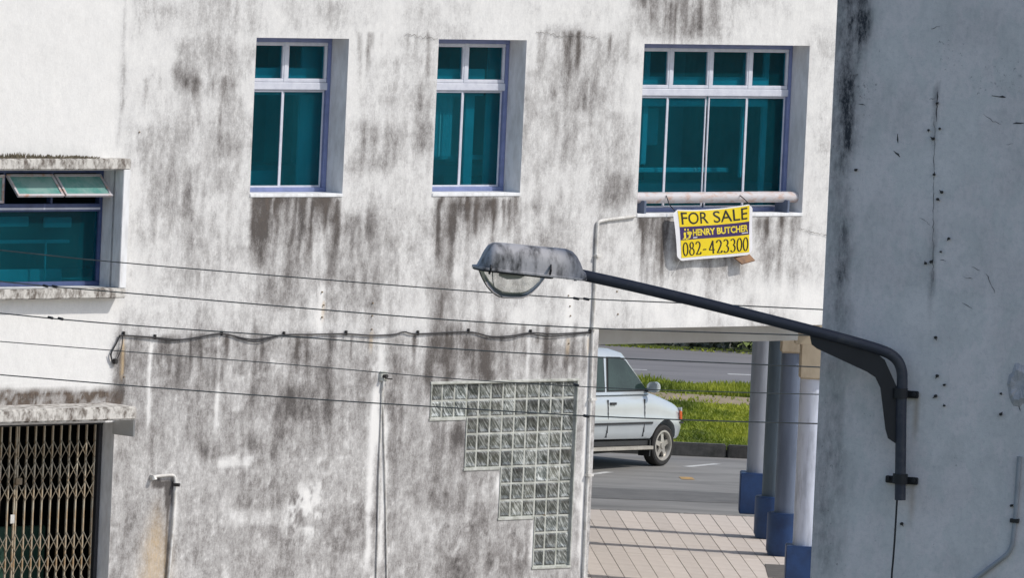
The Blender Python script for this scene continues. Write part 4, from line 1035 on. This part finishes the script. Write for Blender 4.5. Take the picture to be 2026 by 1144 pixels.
for i, (x, y) in enumerate(bowl_pts):
    Bp = z7(x, y); Tp = z7(x, 388 + (x - 180) * .112 + 28); t = i / (len(bowl_pts) - 1)
    hw = .128 * min(1, (math.sin(math.pi * (.04 + .92 * t))) ** .45)
    rg = []
    for k in range(17):
        a = math.pi * k / 16; cs, sn = math.cos(a), math.sin(a)
        q = Tp.lerp(Bp, max(sn, 0) ** .7); rg.append(V((q.x, math.copysign(abs(cs) ** .8, cs) * hw, q.z)))
    rings.append(rg)
def bowl_mat():
    t = NT('dusty_lamp_glass'); t.base((.72, .70, .66)); t.rough(.3)
    tr = t.node('ShaderNodeBsdfTransparent'); tr.inputs[0].default_value = (.95, .95, .93, 1)
    gl = t.node('ShaderNodeBsdfGlossy'); gl.inputs['Roughness'].default_value = .03
    fr = t.node('ShaderNodeFresnel'); fr.inputs[0].default_value = 1.5
    m1 = t.node('ShaderNodeMixShader'); t.lk(fr.outputs[0], m1.inputs[0]); t.lk(tr.outputs[0], m1.inputs[1]); t.lk(gl.outputs[0], m1.inputs[2])
    nz = t.noise(7, t.coord((1, 1, 2.4)), 5, .65)
    mx = t.node('ShaderNodeMixShader'); t.lk(t.ramp(nz, [(.45, .04), (.70, .24)]), mx.inputs[0]); t.lk(m1.outputs[0], mx.inputs[1]); t.lk(t.b.outputs[0], mx.inputs[2]); t.lk(mx.outputs[0], t.out.inputs[0])
    return t.m
M['bowl'] = bowl_mat()
bw_ = MB().loft(rings, closed=False, cap=False).build('bowl', M['bowl'], lamp, smooth=True)
M['bowl_edge'] = simple('glass_edge', (.16, .16, .155), .3)
MB().tube(smooth_path([z7(x, y) for x, y in bowl_pts], 4), .0035, 6).build('bowl_contour', M['bowl_edge'], bw_)  # dark tube added to draw the bowl glass's refracted outline
MB().tube(smooth_path([z7(x, y) + V((0, -.09, 0)) for x, y in ((352, 440), (356, 520), (370, 590), (400, 645), (450, 690))], 4), .003, 6).build('bowl_contour', M['bowl_edge'], bw_)
M['reflector'] = simple('lamp_reflector', (.8, .8, .78), .4, metal=.0)
p0, p1 = z7(330, 440), z7(830, 496)
MB().loft([[V((p.x, w * math.cos(a), p.z - d)) for a, d in ((0, 0), (math.pi / 2, .0), (math.pi, 0))] for p, w, d in ((p0, .1, 0), (p1, .1, 0))], closed=False, cap=False)
q = MB(); q.box(p0.x, p1.x, -.1, .1, p0.z + .0, p0.z + .008); q.build('reflector', M['reflector'], lamp)
q = [z7(700, 500), z7(640, 515), z7(520, 515), z7(440, 505)]
MB().tube([v_ + V((0, 0, .02)) for v_ in q], [.012, .022, .024, .01], 12).build('bulb', M['lens'], lamp, smooth=True)
for (x, y0, y1) in ((925, 350, 495), (325, 360, 450)):
    a = z7(x, y0); c = z7(x - 22, y1)
    k_ = V((0, -.150, 0))
    MB().tube([a + k_ + V((0, .02, 0)), a.lerp(c, .4) + k_ + V((0, -.012, 0)), c + k_], .007, 8).build('clip', M['fin'], lamp)
for x in (1115, 1160, 1190, 1230, 1268):
    a = z7(x, 500); c = z7(x, 530 if x in (1190, 1268) else 515); k_ = V((0, -.06, 0))
    MB().tube([a + k_, c + k_], .009, 8).build('bolt', M['fin'], lamp)

# ------------------------------------------------------------------ overhead wires
wires = [
    ([(0, 495), (200, 516), (500, 542), (900, 574), (1150, 591), (1400, 602), (1630, 613)], .0060, [(1140, 591), (1160, 592)], 'topmost overhead wire passing behind the lamp bowl'),
    ([(0, 557), (100, 567), (240, 579), (600, 610), (900, 634), (1200, 651), (1600, 664)], .0066, [(90, 566), (108, 567)], 'second overhead wire from the top, spliced before the boxed window'),
    ([(0, 620), (120, 632), (300, 647), (600, 668), (900, 691), (1200, 708), (1620, 727)], .0066, [(100, 629), (120, 631)], 'middle overhead wire crossing just below the sagging black wall cable'),
    ([(0, 676), (300, 700), (600, 724), (900, 750), (1200, 768), (1400, 775), (1620, 781)], .0050, [(1140, 762)], 'thin overhead wire crossing the top of the glass blocks'),
    ([(0, 742), (300, 767), (600, 789), (900, 808), (1150, 823), (1400, 833), (1620, 839)], .0066, [(1160, 824)], 'lowest overhead wire crossing the glass blocks above the car wheel'),
]
pa, pb = V((-5.2, 82, 0)), V((4.2, 71.5, 0))
tdir = (pb - pa).normalized(); WF = Frame(pa, math.atan2(tdir.y, tdir.x))
for pts, r_, spl, lab in wires:
    L = [WF(px, py) for px, py in pts]
    a = L[0] + (L[0] - L[1]).normalized() * 4.0; e = L[-1] + (L[-1] - L[-2]).normalized() * 4.5
    path = smooth_path([a] + L + [e], 6)
    o = MB().tube(path, r_ * .85, 7).build('overhead_wire', M['wire'], None, smooth=True, frame=WF)
    tag(o, lab, 'wire', 'overhead wires strung across the street')
    for s_ in spl:
        p = WF(*s_); MB().tube([p - V((.03, 0, -.002)), p + V((.03, 0, -.002))], r_ * 1.9, 8).build('splice', M['cable'], o)

# ------------------------------------------------------------------ things fixed to the white wall
def wpath(pts, out, n=5): return smooth_path([WL(px, py, out) for px, py in pts], n)
c1 = [(222, 715), (220, 700), (230, 680), (236, 668), (243, 664), (305, 668), (360, 672), (420, 662), (445, 661), (500, 672), (560, 663), (620, 662), (683, 661), (737, 664), (780, 662), (800, 657), (825, 661), (925, 657), (970, 666), (1010, 665), (1048, 659), (1100, 661), (1168, 657)]
b = MB().tube(wpath(c1, .02), .009, 8)
wc_ = b.build('wall_cable', M['cable'], None, smooth=True, frame=WL)
tag(wc_, 'sagging black cable clipped along the white wall above the glass blocks', 'cable')
c2 = [(243, 664), (300, 669), (345, 674), (400, 666), (445, 661), (475, 670), (510, 677), (545, 667), (560, 663)]
MB().tube(wpath(c2, .024), .005, 6).build('strand', M['cable'], wc_)
MB().tube(wpath([(968, 667), (1010, 669), (1048, 661), (1090, 666), (1165, 659)], .024), .005, 6).build('strand', M['cable'], wc_)
MB().tube(wpath([(243, 664), (240, 690), (228, 716), (221, 712), (218, 700)], .03), .006, 6).build('strand', M['cable'], wc_)
for px, py in ((243, 662), (305, 668), (437, 661), (560, 662), (683, 660), (825, 660), (925, 656), (1048, 658), (1165, 657)):
    p = WL(px, py); MB().box(p.x - .008, p.x + .008, -.032, .0, p.z - .02, p.z + .035).build('clip', M['screw'], wc_)
p = WL(225, 715); MB().box(p.x - .03, p.x + .03, -.05, 0, p.z - .03, p.z + .03).build('junction_box', M['screw'], wc_, bevel=.01)

dp = MB().tube(wpath([(1257, 427), (1250, 429), (1215, 433), (1190, 437), (1184, 440), (1182, 446), (1180, 480), (1177, 560), (1173, 640), (1171, 700), (1166, 850), (1160, 1000), (1150, 1250)], .022, 4), .020, 10).build('drain_pipe', M['pipe_white'], None, smooth=True, frame=WL)
tag(dp, 'slim white pipe running from the wide window down the passage corner', 'pipe')
for px, py in ((1179, 505), (1172, 650), (1168, 790), (1162, 940)):
    p = WL(px, py); MB().box(p.x - .045, p.x + .045, -.065, 0, p.z - .015, p.z + .015).build('clip', M['pipe_white'], dp)
tp = MB().tube(wpath([(306, 944), (312, 943), (335, 941), (343, 942), (346, 948), (346, 965), (344, 1000), (341, 1050), (337, 1100), (332, 1160), (325, 1250)], .024, 4), .018, 10).build('tap_pipe', M['pipe_white'], None, smooth=True, frame=WL)
tag(tp, 'short white water pipe with bent top above an orange stain', 'pipe')
p = WL(347, 960, .05); MB().tube([(p.x, -.02, p.z), (p.x + .03, -.09, p.z)], .02, 8).build('clip', M['screw'], tp)
p = WL(305, 945, .05); MB().tube([(p.x, .01, p.z), (p.x, -.05, p.z), (p.x, -.06, p.z - .03)], .03, 8).build('elbow', M['pipe_white'], tp)
p = WL(757, 745)
for path, lab in (([(756, 760), (755, 800), (752, 880), (749, 980), (745, 1150), (743, 1250)], 'thin white conduit below the wall bracket, slanting towards the tap pipe'), ([(757, 760), (758, 800), (760, 880), (763, 980), (766, 1150), (768, 1250)], 'thin white conduit below the wall bracket, slanting towards the glass blocks')):
    o = MB().tube(wpath(path, .012, 4), .010, 8).build('conduit', M['pipe_white'], None, smooth=True, frame=WL); tag(o, lab, 'conduit', 'pair of conduits under the wall bracket')
wb = MB().box(p.x - .06, p.x + .06, -.03, .005, p.z - .06, p.z + .06).build('wall_bracket', M['mortar'], None, bevel=.01, frame=WL)
tag(wb, 'small rusty wall bracket holding the top of two thin conduits', 'bracket')
MB().tube([(p.x - .01, 0, p.z), (p.x - .01, -.09, p.z + .01)], .022, 8).build('hook', M['screw'], wb)
MB().tube([(p.x, -.05, p.z - .02), (p.x + .10, -.06, p.z - .03)], .009, 6).build('pin', M['screw'], wb)
MB().tube([(p.x, -.02, p.z - .05), (p.x - .01, -.03, p.z - .15)], .016, 6).build('sleeve', M['pipe_white'], wb)

# ------------------------------------------------------------------ banner
bo_ = .10
BC = [WL(1330, 414, bo_), WL(1486, 402, bo_), WL(1490, 504, bo_), WL(1339, 517, bo_)]   # TL TR BR BL
def banner_pt(s, t, off=0.0):
    p = BC[0].lerp(BC[1], s).lerp(BC[3].lerp(BC[2], s), t)
    sag = -.035 * math.sin(math.pi * s) * (1 - t) ** 2
    wob = .024 * math.sin(s * 9 + t * 2) * (1 - .6 * t) + .06 * max(0, s - .72) * (1 - t) ** 2 + .02 * math.exp(-((s - .62 + .3 * t) / .10) ** 2) * (1 - t) + .03 * t * (1 - t)
    return V((p.x, p.y - wob - off, p.z + sag))
def banner_grid(poly_in, n, mt, name, parent, off, mat):
    s0, s1, t0, t1 = poly_in; b = MB()
    for i in range(n + 1):
        for j in range(mt + 1):
            b.v.append(tuple(banner_pt(s0 + (s1 - s0) * i / n, t0 + (t1 - t0) * j / mt, off)))
    b.f = [(i * (mt + 1) + j, (i + 1) * (mt + 1) + j, (i + 1) * (mt + 1) + j + 1, i * (mt + 1) + j + 1) for i in range(n) for j in range(mt)]
    return b.build(name, mat, parent, smooth=True)
M['vinyl_white'] = simple('white_vinyl', (.78, .78, .80), .4, c2=(.70, .70, .73), scale=4)
M['vinyl_yellow'] = simple('yellow_vinyl_print', (.80, .62, .02), .33, c2=(.74, .55, .015), scale=4)
M['vinyl_purple'] = simple('purple_vinyl_print', (.045, .022, .12), .38)
M['ink'] = simple('black_print', (.018, .018, .02), .4)
M['ink_yellow'] = simple('yellow_letter_print', (.80, .64, .05), .4)
sign = empty('sale_banner', 'yellow and purple FOR SALE banner hung below the pipe rail', 'banner', WL)
# white sheet with cut corners
b = MB(); N_, T_ = 40, 20; cc = .05
def cut(s, t):
    # pull the corners in to a chamfer
    return s, t
for i in range(N_ + 1):
    for j in range(T_ + 1):
        s, t = i / N_, j / T_
        e = min(s, 1 - s) / .055 + min(t, 1 - t) / .085
        if e < 1:
            k = (1 - e) / 2
            s += (.055 * k) * (1 if s < .5 else -1); t += (.085 * k) * (1 if t < .5 else -1)
        b.v.append(tuple(banner_pt(s, t)))
b.f = [(i * (T_ + 1) + j, (i + 1) * (T_ + 1) + j, (i + 1) * (T_ + 1) + j + 1, i * (T_ + 1) + j + 1) for i in range(N_) for j in range(T_)]
sheet_ = b.build('sheet', M['vinyl_white'], sign, smooth=True)
banner_grid((.055, .955, .025, .34), 40, 10, 'yellow_field', sign, .003, M['vinyl_yellow'])
banner_grid((.055, .955, .34, .60), 40, 8, 'purple_band', sign, .003, M['vinyl_purple'])
banner_grid((.055, .955, .60, .945), 40, 10, 'yellow_field', sign, .003, M['vinyl_yellow'])
def text_mesh(body, bold=0.0):
    cu = bpy.data.curves.new('text', 'FONT'); cu.body = body; cu.offset = bold; cu.resolution_u = 4
    o = bpy.data.objects.new('text', cu); col.objects.link(o); dg = bpy.context.evaluated_depsgraph_get()
    me = bpy.data.meshes.new_from_object(o.evaluated_get(dg)); bpy.data.objects.remove(o)
    v = np.array([x.co[:2] for x in me.vertices]); f = [tuple(p.vertices) for p in me.polygons]
    v = (v - v.min(0)) / (v.max(0) - v.min(0)); return v, f
def lettering(body, s0, s1, t0, t1, mat, bold=0.0, off=.006):
    v, f = text_mesh(body, bold)
    me = bpy.data.meshes.new('lettering')
    me.from_pydata([tuple(banner_pt(s0 + (s1 - s0) * a, t1 + (t0 - t1) * c, off)) for a, c in v], [], f)
    bm = bmesh.new(); bm.from_mesh(me); bmesh.ops.remove_doubles(bm, verts=bm.verts, dist=1e-6); bm.to_mesh(me); bm.free()
    me.materials.append(mat); return link('lettering', me, sign)
lettering('FOR SALE', .085, .925, .05, .295, M['ink'], .004)
lettering('HENRY BUTCHER', .225, .935, .395, .535, M['ink_yellow'], .035)
# seriffed numerals drawn with a broad nib: thick uprights, thin level strokes
def arc(cx, cy, rx, ry, a0, a1, n=14): return [(cx + rx * math.cos(math.radians(a0 + (a1 - a0) * k / n)), cy + ry * math.sin(math.radians(a0 + (a1 - a0) * k / n))) for k in range(n + 1)]
NUM = {
    '0': [arc(.30, .5, .23, .47, 0, 360, 28)],
    '8': [arc(.30, .74, .17, .22, 0, 360, 22), arc(.30, .27, .22, .24, 0, 360, 22)],
    '2': [arc(.29, .73, .20, .24, 165, -35, 14) + [(.36, .42), (.22, .2), (.10, .06)], [(.08, .055), (.5, .055)], [(.5, .055), (.54, .2)]],
    '3': [arc(.27, .75, .19, .22, 150, -80, 14), arc(.26, .28, .23, .25, 82, -150, 16)],
    '4': [[(.40, .02), (.40, .97)], [(.40, .95), (.05, .30)], [(.04, .29), (.56, .29)]],
    '-': [[(.10, .36), (.42, .36)]],
}
def nib(paths, s0, s1, t0, t1, A_, B_):
    vs, fs = [], []
    for p in paths:
        base = len(vs)
        for k, (x, y) in enumerate(p):
            x1, y1 = p[max(k - 1, 0)]; x2, y2 = p[min(k + 1, len(p) - 1)]
            tx, ty = x2 - x1, y2 - y1; L = math.hypot(tx, ty) or 1; nx_, ny_ = -ty / L, tx / L
            h = .5 * math.hypot(A_ * nx_, B_ * ny_)
            for sg in (-1, 1):
                X_, Y_ = x + sg * nx_ * h, y + sg * ny_ * h
                vs.append(tuple(banner_pt(s0 + (s1 - s0) * X_ / .6, t1 + (t0 - t1) * Y_, .006)))
        fs += [(base + 2 * k, base + 2 * k + 1, base + 2 * k + 3, base + 2 * k + 2) for k in range(len(p) - 1)]
    return vs, fs
b = MB(); cw = (.945 - .07) / 10
for k, ch_ in enumerate('082-423300'):
    s0 = .07 + k * cw
    b.add(*nib(NUM[ch_], s0 + .004, s0 + cw - .002, .645, .915, .13, .075 if ch_ == '-' else .055))
b.build('lettering', M['ink'], sign)
b = MB()   # emblem: two drops above two curled strokes
for cx_, cy_, rx, ry in ((.118, .395, .011, .022), (.158, .40, .011, .020), (.112, .475, .016, .03), (.13, .585, .01, .012)):
    ring_ = [tuple(banner_pt(cx_ + rx * math.cos(a), cy_ + ry * math.sin(a), .0065)) for a in [2 * math.pi * j / 14 for j in range(14)]]
    b.add(ring_, [tuple(range(14))])
b.add(*nib([[(.05, .05), (.10, .0), (.17, .05), (.18, .35), (.16, .6)], arc(.44, .66, .13, .20, 150, -60, 12) + [(.45, .08), (.35, -.02), (.27, .05)], arc(.44, .62, .06, .10, 0, 360, 10)], .075, .205, .42, .575, .13, .12))
b.build('emblem', M['ink_yellow'], sign)
banner_grid((.225, .285, .556, .574), 4, 1, 'small_print', sign, .0065, M['vinyl_white'])
banner_grid((.845, .935, .55, .566), 4, 1, 'small_print', sign, .0065, M['vinyl_white'])
# ties up to the rail
for s in (.03, .97):
    a = banner_pt(s, .04); MB().tube([a, a + V((.0, .10, .07)), V((a.x, .06, zp + .03))], .006, 6).build('tie', M['cable'], sign)
a = banner_pt(.04, .97); t_ = WL(1328, 545, .03)
MB().tube([a, a.lerp(t_, .5) + V((0, 0, -.02)), t_], .004, 6).build('tie', M['pipe_white'], sign)
M['cardboard'] = simple('brown_board', (.30, .17, .09), .85, c2=(.16, .10, .07), scale=6)
q = [WL(1452, 508, .06), WL(1480, 500, .08), WL(1494, 515, .15), WL(1468, 522, .13)]
fl = MB().prism(q, (0, .008, -.012)).build('board_scrap', M['cardboard'], None, frame=WL)
tag(fl, 'scrap of brown board sticking out behind the banner corner', 'board')

# ------------------------------------------------------------------ hairline cracks and scrapes in the render
M['crack'] = simple('crack_shadow', (.22, .21, .20), .95)
M['scrape'] = simple('dark_scrape', (.07, .07, .075), .95)
def crack(fr, parent, pts, w, name, mat, seed, jit):
    r_ = random.Random(seed); P_ = [fr(px, py) for px, py in pts]; path = []
    for a, c in zip(P_[:-1], P_[1:]):
        n = max(3, int((c - a).length / .02))
        path += [a.lerp(c, k / n) + V((r_.uniform(-jit, jit), 0, r_.uniform(-jit, jit))) for k in range(n)]
    path.append(P_[-1]); b = MB()
    for k, p in enumerate(path):
        d = (path[min(k + 1, len(path) - 1)] - path[max(k - 1, 0)]); d.y = 0; d.normalize()
        h = w * r_.uniform(.3, 1.0) * (0.25 if k in (0, len(path) - 1) else 1)
        nn = V((-d.z, 0, d.x)) * h / 2
        b.v += [(p.x - nn.x, -.013 if fr is WL else -.002, p.z - nn.z), (p.x + nn.x, -.013 if fr is WL else -.002, p.z + nn.z)]
    b.f = [(2 * k, 2 * k + 1, 2 * k + 3, 2 * k + 2) for k in range(len(path) - 1)]
    b.build(name, mat, parent)
for k, pts in enumerate((((1058, 62), (1085, 66), (1110, 72), (1140, 68), (1182, 76)), ((1582, 452), (1600, 458), (1625, 462), (1640, 470)), ((800, 66), (830, 72), (866, 78)),
                         ((1540, 985), (1545, 975)))[:3]):
    crack(WL, bld, pts, .009, 'crack', M['crack'], k, .016)
for k, (pts, w) in enumerate(((((1768, 297), (1781, 311)), .022), (((1777, 264), (1777, 283)), .014), (((1818, 430), (1830, 436), (1841, 446)), .006), (((1962, 190), (1990, 192)), .02), (((2003, 243), (2026, 243)), .02),
                             (((1947, 227), (1965, 240), (1980, 246)), .005), (((1855, 178), (1853, 240)), .012), (((1849, 240), (1846, 560)), .005), (((1838, 196), (1850, 195)), .006), (((1905, 548), (1925, 552)), .006),
                             (((1923, 528), (1940, 536)), .005), (((1990, 286), (2005, 284)), .005), (((1840, 56), (1860, 52)), .008), (((1950, 540), (1962, 562), (1968, 580)), .006), (((1860, 515), (1872, 517)), .006),
                             (((2013, 800), (2020, 815)), .008), (((1700, 205), (1712, 208)), .008), (((1905, 600), (1925, 612)), .006))):
    crack(GW, gb, pts, w * .7, 'scrape', M['scrape'], k + 50, .005)
